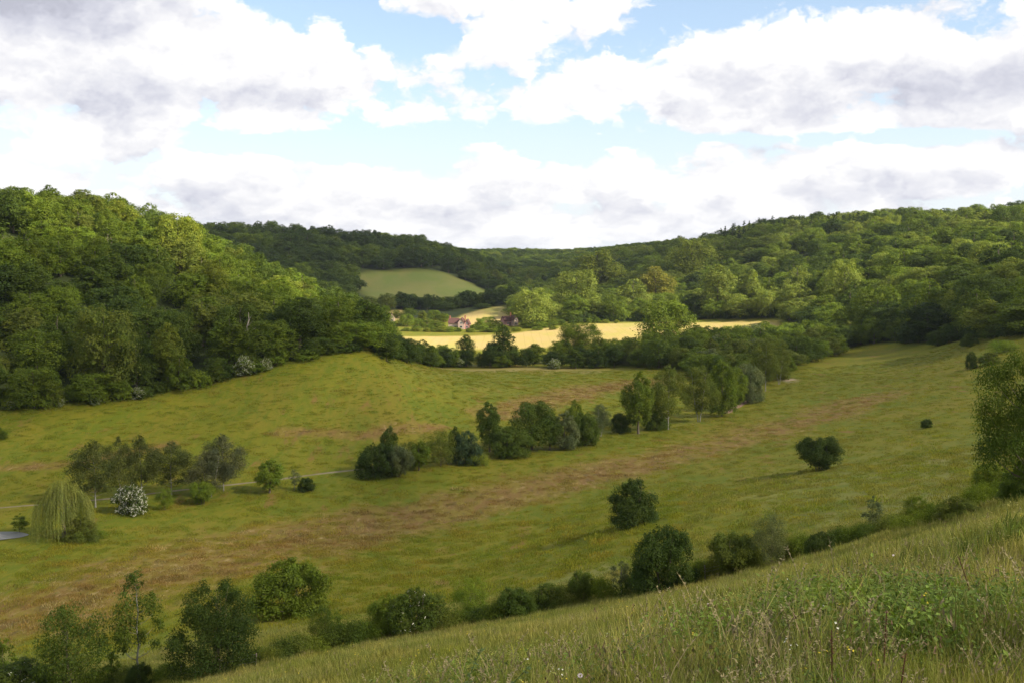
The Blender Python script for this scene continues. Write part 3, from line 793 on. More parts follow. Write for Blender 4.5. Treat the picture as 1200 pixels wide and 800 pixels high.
# ------------------------------------------------------------------ single trees and bushes
mk('spread', 31, 6, 4.4, .1, 70, .22, 20000, .26, 'bush', .14, stems=4, nb=10, flat=.45, spread=.24)
mk('thin_birch', 32, 11, 3.6, 2.6, 40, .25, 12000, .24, 'tall', .10, M_BARKP, nb=26, spread=.34, hang=.6, aspect=.35, gap=.2)
G_B = 'trees and bushes of the row across the valley floor'
G_W = 'trees beside the pond and path'
G_H = 'bushes of the hedge below the slope'
SINGLES = [
 # name, kind, px, py(foot), height px, width px, colour, label, category, group
 ('birch_tree','birch',112,594,83,54,'dusk green','grey green birch with bare pale trunk, left end of the birch group','tree',G_W),
 ('birch_tree','thin_birch',141,588,80,42,'dusk green','second birch of the group, slim and dark, between willow and elder','tree',G_W),
 ('birch_tree','birch',166,583,78,44,'dusk green','third birch of the group, standing above the white flowering elder','tree',G_W),
 ('birch_tree','birch',201,580,67,48,'dusk green','fourth birch of the group, rounder, just left of the greyish willow','tree',G_W),
 ('birch_tree','birch',262,575,71,44,'soft green','tall dark topped birch behind the greyish round willow','tree',G_W),
 ('willow_tree','birch_pair',246,582,58,58,'soft green','broad greyish willow leaning over the path, right end of the birch group','tree',G_W),
 ('weeping_willow','willow',75,629,67,66,'willow green','pale weeping willow with long hanging streamers beside the pond','tree',None),
 ('shrub','bush_b',95,633,31,38,'olive green','low olive bush at the foot of the weeping willow','bush',None),
 ('shrub','bramble',116,630,10,18,'fresh green','tiny bright shrub right of the weeping willow foot','bush',None),
 ('shrub','sapling',23,624,24,22,'mid green','thin shrub between pond and weeping willow','bush',None),
 ('elder_bush','elder',152,602,39,41,'dark green','round elder bush covered in cream blossom below the birches','bush',None),
 ('shrub','ash_bushy',193,597,27,20,'fresh green','small upright green bush right of the blossoming elder','bush',None),
 ('shrub','bush_c',237,590,27,31,'fresh green','light green bush in front of the greyish willow','bush',None),
 ('young_tree','maple',316,577,42,38,'fresh green','small round bright green tree alone right of the birches','tree',None),
 ('young_tree','ash_young',345,574,26,18,'grey green','thin greyish sapling beside the dark round bush','tree',None),
 ('shrub','bush_a',359,575,18,20,'deep green','small dark dome shaped bush beside the greyish sapling','bush',None),
 ('shrub','bush_b',-4,514,16,22,'dark green','dark bush cut by the left edge in the upper meadow','bush',None),
 ('shrub','bush_a',442,559,44,48,'deep green','dark bush starting the valley row at its left end','bush',G_B),
 ('young_tree','maple',456,553,57,26,'dark green','dark treetop rising behind the first dark bush of the row','tree',G_B),
 ('shrub','bush_c',467,558,38,36,'grey green','greyish bush leaning on the first dark bush of the row','bush',G_B),
 ('shrub','ash_bushy',481,547,32,28,'olive green','loose olive bush behind the small round green tree','bush',G_B),
 ('young_tree','maple',491,551,37,32,'mid green','small round green tree between the first bushes and the airy one','tree',G_B),
 ('young_tree','ash_bushy',516,546,44,38,'olive green','airy olive tree with visible stems in the valley row','tree',G_B),
 ('young_tree','maple',533,541,44,18,'deep green','slender dark tree left of the bluish bush','tree',G_B),
 ('shrub','bush_b',547,543,42,38,'blue green','bluish green conical bush beside the slender dark tree','bush',G_B),
 ('shrub','bramble',560,544,15,26,'yellow green','low yellowish bush at the foot of the bluish conical bush','bush',G_B),
 ('oak_tree','maple',574,529,62,36,'dark green','tall narrow tree behind the broad low dark bush','tree',G_B),
 ('shrub','bush_a',597,534,38,54,'dark green','broad low dark bush between two taller trees','bush',G_B),
 ('oak_tree','oak',624,527,61,56,'dark green','largest dark round tree in the middle of the valley row','tree',G_B),
 ('young_tree','maple',644,527,48,34,'dark green','tree half hidden behind the largest dark round one','tree',G_B),
 ('young_tree','hornbeam',661,526,47,35,'grey green','greyish green pear shaped tree with short dark trunk','tree',G_B),
 ('young_tree','maple',673,515,50,24,'mid green','pointed tree rising behind the dense egg shaped bush','tree',G_B),
 ('shrub','bush_a',685,522,44,34,'dark green','dense egg shaped dark bush narrow at the foot','bush',G_B),
 ('young_tree','birch_pair',704,511,40,30,'grey green','greyish feathery tree right of the egg shaped bush','tree',G_B),
 ('shrub','bush_a',727,507,26,24,'deep green','small round dark bush left of the first tall tree','bush',G_B),
 ('poplar_tree','maple',748,508,77,42,'mid green','first tall tree of the row with pale trunk','tree',G_B),
 ('shrub','bush_b',768,503,34,30,'dark green','dark undergrowth bush between the first tall tree and the slim birch','bush',G_B),
 ('birch_tree','birch',783,503,80,42,'olive green','slim drooping birch second among the tall trees','tree',G_B),
 ('birch_tree','birch_pair',819,494,68,46,'olive green','broad drooping birch with pale forked trunk','tree',G_B),
 ('maple_tree','hornbeam',846,487,70,38,'mid green','tall green maple just right of the forked birch','tree',G_B),
 ('maple_tree','maple',862,480,52,32,'mid green','rounded tree partly hidden behind the tall maple','tree',G_B),
 ('maple_tree','bush_a',876,472,52,36,'grey green','bluish dome shaped tree reaching to the ground by the path bend','tree',G_B),
 ('birch_tree','birch',897,458,64,36,'olive green','olive birch above the bend of the earth path','tree',G_B),
 ('birch_tree','birch_pair',913,450,54,34,'olive green','drooping olive tree right of the path bend birch','tree',G_B),
 ('field_bush','bush_b',742,616,60,60,'deep green','large lone dark round bush in the middle of the meadow','bush',None),
 ('field_bush','bush_c',960,551,42,52,'deep green','lone dark bush wide at the top and narrow at the foot','bush',None),
 ('field_bush','bush_a',1086,501,12,13,'deep green','smallest lone dark bush on the far right meadow','bush',None),
 ('field_bush','spread',343,719,70,92,'mid green','spreading layered green bush alone at the edge of the brown grass','bush',None),
 ('shrub','bush_a',1099,405,20,24,'dark green','round dark bush at the foot of the right wood','bush',None),
 ('shrub','bush_b',1136,406,17,22,'dark green','second round bush at the foot of the right wood','bush',None),
 ('shrub','bush_spiky',1138,432,22,14,'deep green','small pointed dark shrub on the upper right meadow','bush',None),
 ('shrub','bush_b',1160,427,16,26,'olive green','pale low shrub right of the small pointed one','bush',None),
 ('shrub','bramble',1176,412,14,34,'fresh green','low bright scrub by the right edge below the wood','bush',None),
 ('ash_tree','ash_bushy',84,818,112,76,'dark green','broad open ash with thin stems at lower left','tree',None),
 ('ash_tree','ash_young',163,800,134,66,'dark green','tall slender ash with a bare lower stem at lower left','tree',None),
 ('young_tree','sapling',131,803,45,24,'mid green','small sapling between the two lower left ashes','tree',None),
 ('shrub','sapling',4,806,62,34,'mid green','leafy sapling cut by the left edge at the bottom','bush',None),
 ('elder_bush','elder_few',26,822,52,96,'dark green','dark bush with few blossoms in the bottom left corner','bush',G_H),
 ('shrub','bush_a',164,806,32,30,'deep green','small dark bush at the foot of the slender ash','bush',G_H),
 ('hawthorn_tree','bush_spiky',251,791,114,100,'deep green','big dark hawthorn, largest of the lower left hedge','tree',None),
 ('shrub','ash_bushy',378,760,52,30,'dark green','upright leafy bush midway between hawthorn and elder','bush',G_H),
 ('shrub','sapling',397,754,42,22,'mid green','thin upright sapling right of the leafy bush','bush',G_H),
 ('shrub','bush_a',457,745,54,46,'mid green','green bush touching the left side of the hedge elder','bush',G_H),
 ('elder_bush','elder_few',490,743,58,66,'dark green','hedge elder with scattered white blossom','bush',G_H),
 ('shrub','ash_bushy',552,728,54,42,'fresh green','bright upright bush in the middle of the hedge','bush',G_H),
 ('shrub','bush_a',603,724,40,48,'dark green','dark bush right of the bright upright hedge bush','bush',G_H),
 ('shrub','bush_b',642,714,34,46,'dark green','low dark bush between two darker hedge bushes','bush',G_H),
 ('shrub','bush_c',683,706,38,34,'dark green','rounded dark bush on visible stems in the hedge','bush',G_H),
 ('shrub','ash_young',728,700,46,30,'grey green','pale airy bush just left of the great round hedge bush','bush',G_H),
 ('hawthorn_tree','bush_a',778,694,84,76,'deep green','great round dark hedge bush beside the white post','tree',None),
 ('shrub','bush_c',858,675,54,56,'olive green','yellowish loose bush right of the fence posts','bush',G_H),
 ('young_tree','ash_bushy',903,665,66,38,'grey green','greyish upright young tree standing in the hedge','tree',G_H),
 ('shrub','bush_a',963,652,32,40,'deep green','small dark rounded bush right of the greyish young tree','bush',G_H),
 ('young_tree','sapling',1022,628,50,26,'grey green','thin greyish sapling in the right part of the hedge','tree',G_H),
 ('shrub','bush_spiky',1076,618,40,40,'mid green','feathery green bush right of the thin greyish sapling','bush',G_H),
 ('shrub','bush_b',1122,612,34,54,'olive green','dull low bush before the hedge meets the slope','bush',G_H),
 ('shrub','bush_a',1163,588,50,50,'mid green','fresh bush at the upper end of the hedge','bush',G_H),
 ('shrub','bush_b',1200,588,52,56,'dark green','dark bush under the big ash at the right edge','bush',G_H),
 ('ash_tree','ash_big',1214,596,194,132,'dark green','big dense ash cut by the right edge above the hedge','tree',None),
]
for i, (nm, key, px, py, hp, wp, colr, lab, cat, grp) in enumerate(SINGLES):
    g = hit(px, py if py < 800 else py)
    s = math.hypot(g[1], g[2]) / F
    plant(nm, key, g, hp * s * 1.02, wp * s * 1.04, colr, lab, cat, grp, seed=i)

# low brambles filling the hedge
rnd = random.Random(77)
HP = [(-20,818),(60,812),(110,808),(150,800),(200,796),(300,779),(318,777),(336,771),(352,768),(368,765),(392,759),(412,756),(430,752),(520,738),(536,734),(568,729),(584,727),(622,718),(660,711),(706,703),(742,697),(756,694),
      (822,680),(838,677),(880,669),(925,658),(942,654),(985,643),(1000,640),(1014,636),(1034,632),(1048,628),(1062,625),(1090,619),(1104,615),(1140,600),(1150,596),(1180,586)]
ORD = ['leftmost', 'second', 'third', 'fourth', 'fifth', 'sixth', 'seventh', 'eighth', 'ninth', 'tenth', 'eleventh', 'twelfth', 'thirteenth', 'fourteenth', 'fifteenth', 'sixteenth', 'seventeenth', 'eighteenth', 'nineteenth', 'twentieth']
MARKS = [(60,'under the broad open ash'),(200,'between the slender ash and the big hawthorn'),(378,'between the big hawthorn and the upright leafy bush'),(455,'between the upright leafy bush and the hedge elder'),(560,'between the elder and the bright hedge bush'),
         (700,'left of the great round hedge bush'),(800,'at the foot of the great round hedge bush'),(880,'beside the fence posts'),(963,'by the greyish young tree'),(1040,'by the thin greyish sapling'),(1110,'by the feathery green bush'),(1300,'at the hedge end near the big ash')]
def ordinal(i, n):
    if n == 1: return 'only'
    if i == 0: return 'leftmost'
    if i == n - 1: return 'rightmost'
    return ORD[i] + ' from left'
NUM = ['zero','one','two','three','four','five','six','seven','eight','nine','ten','eleven','twelve','thirteen','fourteen','fifteen','sixteen','seventeen','eighteen','nineteen','twenty']
sec = {}
for p in HP:
    k = next(m for m in MARKS if p[0] < m[0]); sec.setdefault(k, []).append(p)
for k, lst in sec.items():
    for i, (px, py) in enumerate(lst):
        g = hit(px, py); s = math.hypot(g[1], g[2]) / F; w = rnd.uniform(30, 46) * s; h = rnd.uniform(19, 32) * s
        lab = ('low bramble bush ' + k[1]) if len(lst) == 1 else '%s of %s low brambles %s' % (ordinal(i, len(lst)), NUM[len(lst)], k[1])
        plant('bramble_bush', 'bramble', g, h, w, rnd.choice(['dark green', 'olive green', 'mid green', 'mid green']), lab, 'bush', 'low brambles in the hedge below the slope', seed=i)
        if rnd.random() < .0: pass

# ------------------------------------------------------------------ woods
class Wood: pass
TREES = []      # x, y, h, w, key, colour, zone
def occupied_grid(): return {}
def poisson(poly, r, rng, extra=None, tries=14000, keep=None):
    lo, hi = poly.min(0), poly.max(0); cell = r; grid = {}; out = []
    X = rng.uniform(lo[0], hi[0], tries); Y = rng.uniform(lo[1], hi[1], tries)
    ok = inside(poly, X, Y)
    for x, y in zip(X[ok], Y[ok]):
        i, j = int(x // cell), int(y // cell); bad = False
        for a in (-1, 0, 1):
            for b in (-1, 0, 1):
                for (u, v) in grid.get((i + a, j + b), ()):
                    if (u - x) ** 2 + (v - y) ** 2 < r * r: bad = True
        if bad: continue
        if keep is not None and not keep(x, y): continue
        grid.setdefault((i, j), []).append((x, y)); out.append((x, y))
    return out

rng = np.random.default_rng(21)
FEAT = [ # one tree per line
 # px, top row, D, width px, kind, colour, zone, label
 (120,352,258,80,'broad_c','olive green','L','big domed olive tree standing out at the front of the left wood'),
 (196,372,268,52,'broad_b','yellow green','L','yellowish tree beside the big domed one in the left wood'),
 (288,338,300,66,'broad_a','olive green','L','dark flat topped tree above a bleached dead trunk'),
 (207,246,362,58,'broad_c','yellow green','L','bright yellow green tree highest at the end of the left crest'),
 (188,250,378,30,'broad_d','dark green','L','dark tree close behind the bright crest tree'),
 (124,241,360,24,'broad_d','mid green','L','slim tree with bare pale trunk on the left crest'),
 (20,216,372,62,'broad_a','mid green','L','tall crest tree in the top left corner'),
 (58,228,368,52,'broad_e','mid green','L','crest tree second from the left edge'),
 (92,234,366,44,'broad_b','mid green','L','crest tree left of the slim bare trunked one'),
 (148,262,368,26,'broad_c','dark green','L','small dark tree in the crest dip right of the slim one'),
 (28,345,300,56,'broad_b','dark green','L','dark tall tree midway up at the left edge of the left wood'),
 (38,425,243,64,'broad_c','mid green','L','low rounded tree at the foot of the left wood near its left end'),
 (250,300,330,40,'broad_d','yellow green','L','yellowish tree on the right shoulder of the left wood'),
 (345,378,296,44,'broad_e','mid green','L','layered tree near the right foot of the left wood'),
 (400,385,292,34,'broad_a','yellow green','L','yellowish round tree near the tip of the left wood'),
 (623,334,640,52,'broad_a','pale green','R','large pale tree at the left foot of the right wood'),
 (676,312,700,56,'broad_c','pale green','R','pale rounded tree behind the golden field'),
 (700,288,900,70,'broad_b','yellow green','R','broad yellowish tree on the low left skyline of the right wood'),
 (742,322,715,50,'broad_e','pale green','R','pale tree above the big hedgerow tree'),
 (768,308,745,44,'broad_d','golden green','R','golden tinted tree in the middle of the right wood'),
 (812,276,860,62,'broad_a','yellow green','R','large yellowish green tree on the skyline left of the conifers'),
 (842,305,655,46,'broad_d','pale green','R','tall pale tree at the back edge of the golden field'),
 (880,312,650,40,'broad_b','pale green','R','pale tree right of the tall pale one'),
 (935,306,640,44,'broad_e','pale green','R','pale spreading tree high above the end of the golden field'),
 (990,300,560,46,'broad_a','pale green','R','bright pale tree in the centre of the right slope'),
 (1030,330,470,50,'broad_c','mid green','R','tall domed tree above the top of the meadow'),
 (1060,288,560,54,'broad_c','mid green','R','domed tree in the upper middle of the right slope'),
 (1182,239,640,46,'broad_c','dark green','R','dark tree breaking the skyline near the right edge'),
 (1150,318,400,70,'broad_a','dark green','R','large dark tree near the right edge of the right wood'),
 (1190,330,360,80,'broad_b','dark green','R','large dark tree cut by the right edge'),
 (1090,320,440,58,'broad_e','mid green','R','broad mid green tree left of the large dark ones'),
 (780,347,470,70,'broad_c','mid green','H','great round tree standing in the hedgerow before the golden field'),
 (590,376,425,40,'broad_e','dark green','H','dark tree standing above the hedgerow before the cottages'),
 (546,389,428,24,'broad_d','dark green','H','narrow dark tree in the hedgerow left of the cottages'),
 (678,375,440,60,'ash_big','mid green','H','open crowned ash in front of the golden field'),
 (702,392,420,26,'broad_d','mid green','H','small upright tree right of the open crowned ash'),
 (566,362,790,20,'broad_a','dark green','F','dark round tree at the foot of the far green hill'),
]
FP = []
for f in FEAT:
    px, ty, D, wp, key, colr, z, lab = f
    t = at_d(px, ty, D); g = gz(t[0], t[1])[0]; h = max(t[2] - g, 4.0)
    TREES.append((t[0], t[1], h, wp * D / F, key, colr, z, lab)); FP.append((t[0], t[1], wp * D / F * .33))
FP = np.array(FP)
def clear_of(x, y):
    return (np.hypot(FP[:, 0] - x, FP[:, 1] - y) > FP[:, 2]).all() and np.hypot(x - CLEAR[0], y - CLEAR[1]) > CLEAR[2] + 3
from mathutils import noise as mnoise
def pick(x, y, table, sc=45):
    v = mnoise.noise(Vector((x / sc, y / sc, 1.3))) * .9 + rng.normal(0, .33)
    for lim, nm in table:
        if v < lim: return nm
    return table[-1][1]
T_L = [(-.42, 'deep green'), (-.12, 'dark green'), (.14, 'mid green'), (.24, 'olive green'), (.72, 'fresh green'), (9, 'yellow green')]
T_R = [(-.5, 'deep green'), (-.25, 'dark green'), (.12, 'mid green'), (.28, 'fresh green'), (.75, 'pale green'), (9, 'yellow green')]
T_F = [(-.1, 'deep green'), (.35, 'dark green'), (.7, 'mid green'), (9, 'olive green')]
BK = ['broad_a', 'broad_b', 'broad_c', 'broad_d', 'broad_e']
def add_wood(poly, r, hr, zone, table, wk=1.25, keep=None, sc=45, tries=14000, edge=None):
    for x, y in poisson(poly, r, rng, tries=tries, keep=lambda a, b: clear_of(a, b) and (keep is None or keep(a, b))):
        h = rng.uniform(*hr); w = r * wk * rng.uniform(.85, 1.45)
        if edge is not None:
            d = dist_line(edge, np.array([x]), np.array([y]))[0]
            k = min(1, .62 + d / 22); h *= k; w *= .5 + .5 * k
        TREES.append((x, y, h, w, BK[rng.integers(5)], pick(x, y, table, sc), zone, None))
LE = LWOOD[:7]; RE = RWOOD[6:11]
add_wood(LWOOD, 9.2, (7.5, 15), 'L', T_L, 1.3, sc=30, edge=LE)
add_wood(RWOOD, 12.8, (10.5, 18), 'R', T_R, 1.3, sc=55, tries=30000)
# dark ridge far to the left and the distant wooded ridges
FL = poly_pd([(150,700),(300,640),(395,720),(405,830),(425,900),(395,960),(440,985),(480,1000),(530,1005),(600,960),(605,880),(640,870),(660,1150),(560,1260),(440,1140),(300,1090),(150,1050)])
add_wood(FL, 12.8, (8.5, 18), 'F', T_F, 1.3, sc=60, tries=22000)
FF = poly_pd([(440,1260),(560,1250),(640,1150),(740,1260),(800,1400),(740,1750),(600,1800),(440,1800)])
add_wood(FF, 15.5, (11, 14), 'F', T_F, 1.3, sc=90, tries=16000)
# belt between the two arms of the hedgerow
BELT = np.vstack([poly_px([(725,430),(790,432),(850,452),(905,446),(940,426),(1000,405),(1050,399)]), poly_pd([(985,495),(950,515),(900,505),(850,475),(800,452),(720,432)])])
add_wood(BELT, 6.8, (7, 11.5), 'B', [(-.2, 'dark green'), (.25, 'mid green'), (.5, 'olive green'), (.75, 'fresh green'), (9, 'grey green')], 1.35, sc=25)
# front hedgerow, tip of the left wood to the belt
def line_trees(px, step, hr, wr, zone, table, jit=2.0):
    pts = [hit(*p)[:2] if len(p) == 2 else at_d(p[0], 300, p[2])[:2] for p in px]
    for a, b in zip(pts[:-1], pts[1:]):
        L = np.hypot(*(b - a)); k = max(1, int(L / step))
        for t in range(k):
            q = a + (b - a) * (t + rng.uniform(.2, .8)) / k + rng.normal(0, jit, 2)
            if not clear_of(q[0], q[1]): continue
            TREES.append((q[0], q[1], rng.uniform(*hr), rng.uniform(*wr), BK[rng.integers(5)], pick(q[0], q[1], table, 20), zone, None))
T_H = [(-.15, 'deep green'), (.3, 'dark green'), (.6, 'mid green'), (9, 'fresh green')]
line_trees([(440,418),(470,421),(520,428),(600,430),(700,430),(730,429)], 4.6, (5, 9), (6, 9), 'H', T_H)
line_trees([(470,0,425),(600,0,428),(730,0,425)], 6, (6, 10.5), (7, 10), 'H', T_H)
line_trees([(440,0,360),(452,0,385),(458,0,415)], 5, (4.5, 6.5), (6, 9), 'H', T_L)
# hedge at the foot of the far green hill, garden trees round the cottages
line_trees([(425,0,765),(480,0,790),(530,0,800),(600,0,830)], 4.0, (5, 14), (7, 17), 'F', T_F, 5)
line_trees([(432,0,790),(480,0,812),(535,0,822),(605,0,850)], 6.5, (6, 9.5), (9, 14), 'F', [(.1, 'dark green'), (.5, 'deep green'), (9, 'mid green')], 3)
T_G = [(-.3, 'mid green'), (.2, 'fresh green'), (.6, 'yellow green'), (9, 'dark green')]
def tops(lst, zone, table):
    for px, ty, D, wp in lst:
        t = at_d(px, ty, D); g = gz(t[0], t[1])[0]
        TREES.append((t[0], t[1], max(t[2] - g, 2.5), wp * D / F, BK[rng.integers(5)], pick(t[0], t[1], table, 15), zone, None))
tops([(477,367,655,18),(489,372,662,16),(468,374,668,14),(500,371,650,20),(512,374,640,22),(522,383,632,18),(533,385,622,16),(488,381,628,14),(505,381,618,16),(518,385,615,14),(452,374,690,14),(446,381,690,12),
      (556,379,628,14),(563,372,636,16),(573,370,640,18),(583,374,640,18),(592,380,632,14),(566,380,615,14),(580,382,612,16),(553,385,612,10),(520,366,700,16),(508,362,705,18),(495,363,715,16),(480,360,725,18),(465,362,728,16),(452,362,735,16),
      (616,377,640,16),(622,378,630,18),(634,376,628,18),(645,374,632,18),(606,386,612,12),(630,384,612,14),(648,382,612,14),(660,366,672,26),(606,365,690,18),(597,370,695,14),
      (538,385,618,9),(527,386,616,13),(549,387,616,10),(512,386,615,15),(500,387,614,14),(488,388,614,14),(476,388,614,14),(571,386,614,13),(592,386,612,14),(604,388,612,12),(462,384,668,12),(451,383,670,14),(469,386,660,12),(690,372,652,9),(700,372,652,11),(710,374,650,10),(722,375,650,8)], 'G', T_G)
# thickets along the wood edges
def fringe(edge, step, hr, wr, zone, table, off=0):
    for a, b in zip(edge[:-1], edge[1:]):
        L = np.hypot(*(b - a)); k = max(1, int(L / step))
        for t in range(k):
            q = a + (b - a) * (t + rng.uniform(.1, .9)) / k + rng.normal(0, 1.0, 2)
            TREES.append((q[0], q[1], rng.uniform(*hr), rng.uniform(*wr), 'thicket_a', pick(q[0], q[1], table, 20), zone, None))
fringe(LE, 4.2, (3, 6.5), (5, 8), 'L', T_L)
fringe(RE[1:], 5, (4, 7), (6, 9), 'R', [(-.1, 'deep green'), (.4, 'dark green'), (9, 'mid green')])
RF = poly_pd([(640,640),(700,664),(800,664),(912,612)])
fringe(RF, 6, (4, 7), (6, 10), 'R', [(-.2, 'deep green'), (.4, 'dark green'), (9, 'olive green')])
# conifers along the right skyline
for k in range(34):
    px = 846 + k * 5.2 + rng.uniform(-2.5, 2.5); D = 975 - (px - 846) * .9 + rng.uniform(-12, 12)
    yl = np.interp(px, [846, 870, 900, 950, 1000, 1040], [264.5, 259, 253.5, 250, 247, 245]) + rng.uniform(-2.2, 3)
    t = at_d(px, yl, D); g = gz(t[0], t[1])[0]
    TREES.append((t[0], t[1], max(t[2] - g, 8), rng.uniform(6, 9), 'spruce', 'deep green', 'C', None))

TR = [t for t in TREES if True]
X = np.array([t[0] for t in TR]); Y = np.array([t[1] for t in TR]); Zg = gz(X, Y)
Hh = np.array([t[2] for t in TR]); Ww = np.array([t[3] for t in TR])
# how much of each one shows: paint crown ellipses far to near into a small picture
bw, bh = 600, 400
buf = np.full((bh, bw), -1)
order = np.argsort(-Y)
cxp, cyp = project(X, Y, Zg + Hh * .55)
sx = Ww * F / Y / 2; sy = Hh * F / Y / 2 * .95
gyp = project(X, Y, Zg)[1]
for i in order:
    u, v, a, b = cxp[i] / 2, cyp[i] / 2, sx[i] / 2, sy[i] / 2
    x0, x1 = int(max(u - a, 0)), int(min(u + a + 1, bw)); y0, y1 = int(max(v - b, 0)), int(min(v + b + 1, bh))
    if x0 >= x1 or y0 >= y1: continue
    yy, xx = np.mgrid[y0:y1, x0:x1]
    mk_ = ((xx - u) / a) ** 2 + ((yy - v) / b) ** 2 < 1
    buf[y0:y1, x0:x1][mk_] = i
cnt = np.bincount(buf[buf >= 0], minlength=len(TR))
# the left spur hides what stands low behind it
vis = cnt.astype(float)
NAMED = 290
pri = vis + np.array([1e5 if t[7] else 0 for t in TR])
rank = np.argsort(-pri)
chosen = [i for i in rank[:NAMED] if vis[i] > 0]
cs_ = set(chosen)
WOODN = {'L': 'left wood', 'R': 'right wood', 'H': 'hedgerow before the golden field', 'B': 'tree belt beside the meadow path', 'F': 'far ridge wood', 'G': 'garden trees round the cottages', 'C': 'skyline conifers'}
groups = {}
for i in chosen:
    t = TR[i]
    if t[7]: continue
    z = t[6]; px, py = cxp[i], cyp[i]
    if z == 'L':
        band = 'lower edge' if gyp[i] > np.interp(px, [0, 200, 300, 430], [452, 436, 415, 400]) else ('top' if py < np.interp(px, [0, 120, 210, 300, 450], [262, 275, 300, 350, 400]) else 'middle slope')
        col_ = 'leftmost third' if px < 130 else ('central third' if px < 270 else 'rightmost third')
    elif z in 'R':
        band = 'foot' if gyp[i] > np.interp(px, [640, 900, 1200], [372, 372, 385]) else ('skyline' if py < np.interp(px, [640, 800, 900, 1200], [306, 295, 275, 262]) else 'middle slope')
        col_ = 'left quarter' if px < 790 else ('inner left quarter' if px < 920 else ('inner right quarter' if px < 1060 else 'right quarter'))
    elif z == 'H': band = 'row'; col_ = 'left half' if px < 590 else 'right half'
    elif z == 'B': band = 'front' if gyp[i] > np.interp(px, [720, 850, 1000], [428, 440, 408]) else 'back'; col_ = 'left half' if px < 860 else 'right half'
    elif z == 'F': band = 'slope'; col_ = 'left half' if px < 450 else 'right half'
    else: band = 'row'; col_ = 'left half' if px < 555 else 'right half'
    kind = 'thicket' if t[4] == 'thicket_a' else 'tree'
    groups.setdefault((z, band, col_, t[5], kind), []).append(i)
LAB = {}
for (z, band, col_, colr, kind), ids in groups.items():
    ids.sort(key=lambda i: cxp[i]); nn = len(ids)
    place = {'L': '%s of the left wood' % band, 'R': '%s of the right wood' % band, 'H': 'hedgerow before the golden field', 'B': '%s of the belt by the meadow path' % band,
             'F': 'wood on the far ridge', 'G': 'gardens round the cottages', 'C': 'skyline'}[z]
    for j, i in enumerate(ids):
        kw = kind if nn == 1 else (kind + 's')
        if nn == 1: s_ = 'lone %s %s, %s, %s' % (colr, kw, place, col_)
        elif nn <= 20: s_ = '%s %s %s, %s, %s' % (ordinal(j, nn), colr, kind, place, col_)
        else: s_ = '%s %s, %s, %s' % (colr, kind, place, col_)
        LAB[i] = s_
for i in chosen:
    t = TR[i]; g = (t[0], t[1], Zg[i] - .1)
    nm = 'conifer_tree' if t[4] == 'spruce' else ('thicket_bush' if t[4] == 'thicket_a' else 'woodland_tree')
    plant(nm, t[4], g, t[2], t[3], t[5], t[7] or LAB[i], 'tree' if nm != 'thicket_bush' else 'bush', WOODN[t[6]], seed=i)
rest = np.array([i for i in range(len(TR)) if i not in cs_ and t is not None])
tc = np.array([GREEN[TR[i][5]] for i in rest]) * rng.uniform(.88, 1.12, (len(rest), 1))
sc_ = np.array([(TR[i][3] / (2 * PROTO[TR[i][4]][1]), TR[i][3] / (2 * PROTO[TR[i][4]][1]), TR[i][2] / PROTO[TR[i][4]][0]) for i in rest])
gn_register('ash_big')
scatter('woodland', np.column_stack([X[rest], Y[rest], Zg[rest] - .1]), sc_, rng.uniform(0, 6.283, len(rest)),
        [GN_INDEX[TR[i][4]] for i in rest], tc, GNCOL, label='continuous broadleaf woodland covering the hillsides and far ridges')
print('TREES', len(TR), 'named', len(chosen), 'rest', len(rest), 'min visible', vis[chosen[-1]] if chosen else 0)

# white flowering elders at the foot of the left wood
for i, (px, py, h, w, lab) in enumerate([(12,475,14,22,'white flowering elder at the left end of the left wood foot'),(70,472,12,14,'small blossoming elder second along the left wood foot'),(112,470,12,16,'blossoming elder below the big domed olive tree'),
     (162,463,16,26,'wide blossoming elder right of the big domed olive tree'),(231,447,14,18,'blossoming elder below the yellowish tree'),(288,435,26,34,'largest white flowering elder at the left wood foot'),(312,430,17,18,'small elder hugging the largest flowering elder'),
     (332,392,12,14,'white blossom bush high among the trees right of the dead trunk'),(537,426,14,20,'pale blossoming shrub in the hedgerow left of centre'),(650,428,14,22,'pale flowering shrub in the hedgerow below the golden field')]):
    g = hit(px, py + 4); s = math.hypot(g[1], g[2]) / F
    plant('elder_bush', 'elder', g, h * s * 1.0, w * s * .85, 'mid green', lab, 'bush', 'white elders along the wood foot', seed=i)

# bleached dead trunks
def dead(px, foot, top, D, lab, seed):
    rd = random.Random(seed); g = at_d(px, foot, D); t = at_d(px, top, D); z0 = gz(g[0], g[1])[0]; h = t[2] - z0
    mb = MB(); base = Vector((0, 0, -.3))
    pts = [base + Vector((rd.uniform(-.35, .35), rd.uniform(-.2, .2), (h + .3) * i / 6)) for i in range(7)]
    mb.tube(pts, [.34, .30, .27, .22, .18, .13, .05], 7)
    for k in range(5):
        a = rd.uniform(0, 6.28); p = pts[3 + k % 3]; d = Vector((math.cos(a), math.sin(a), .9)) * rd.uniform(1.2, 2.4)
        mb.tube([p, p + d * .5 + Vector((0, 0, -.1)), p + d], [.13, .09, .03], 5)
    o = mb.build('dead_tree', [M_DEAD], None, True, (g[0], g[1], z0)); tag(o, lab, 'tree')
M_DEAD = simple_mat('bleached_wood', (.27, .23, .17), .9, .25, 2)
dead(291, 395, 366, 288, 'bleached dead trunk below the flat topped tree in the left wood', 1)
dead(126, 290, 266, 352, 'bare pale trunk leaning on the left crest', 2)
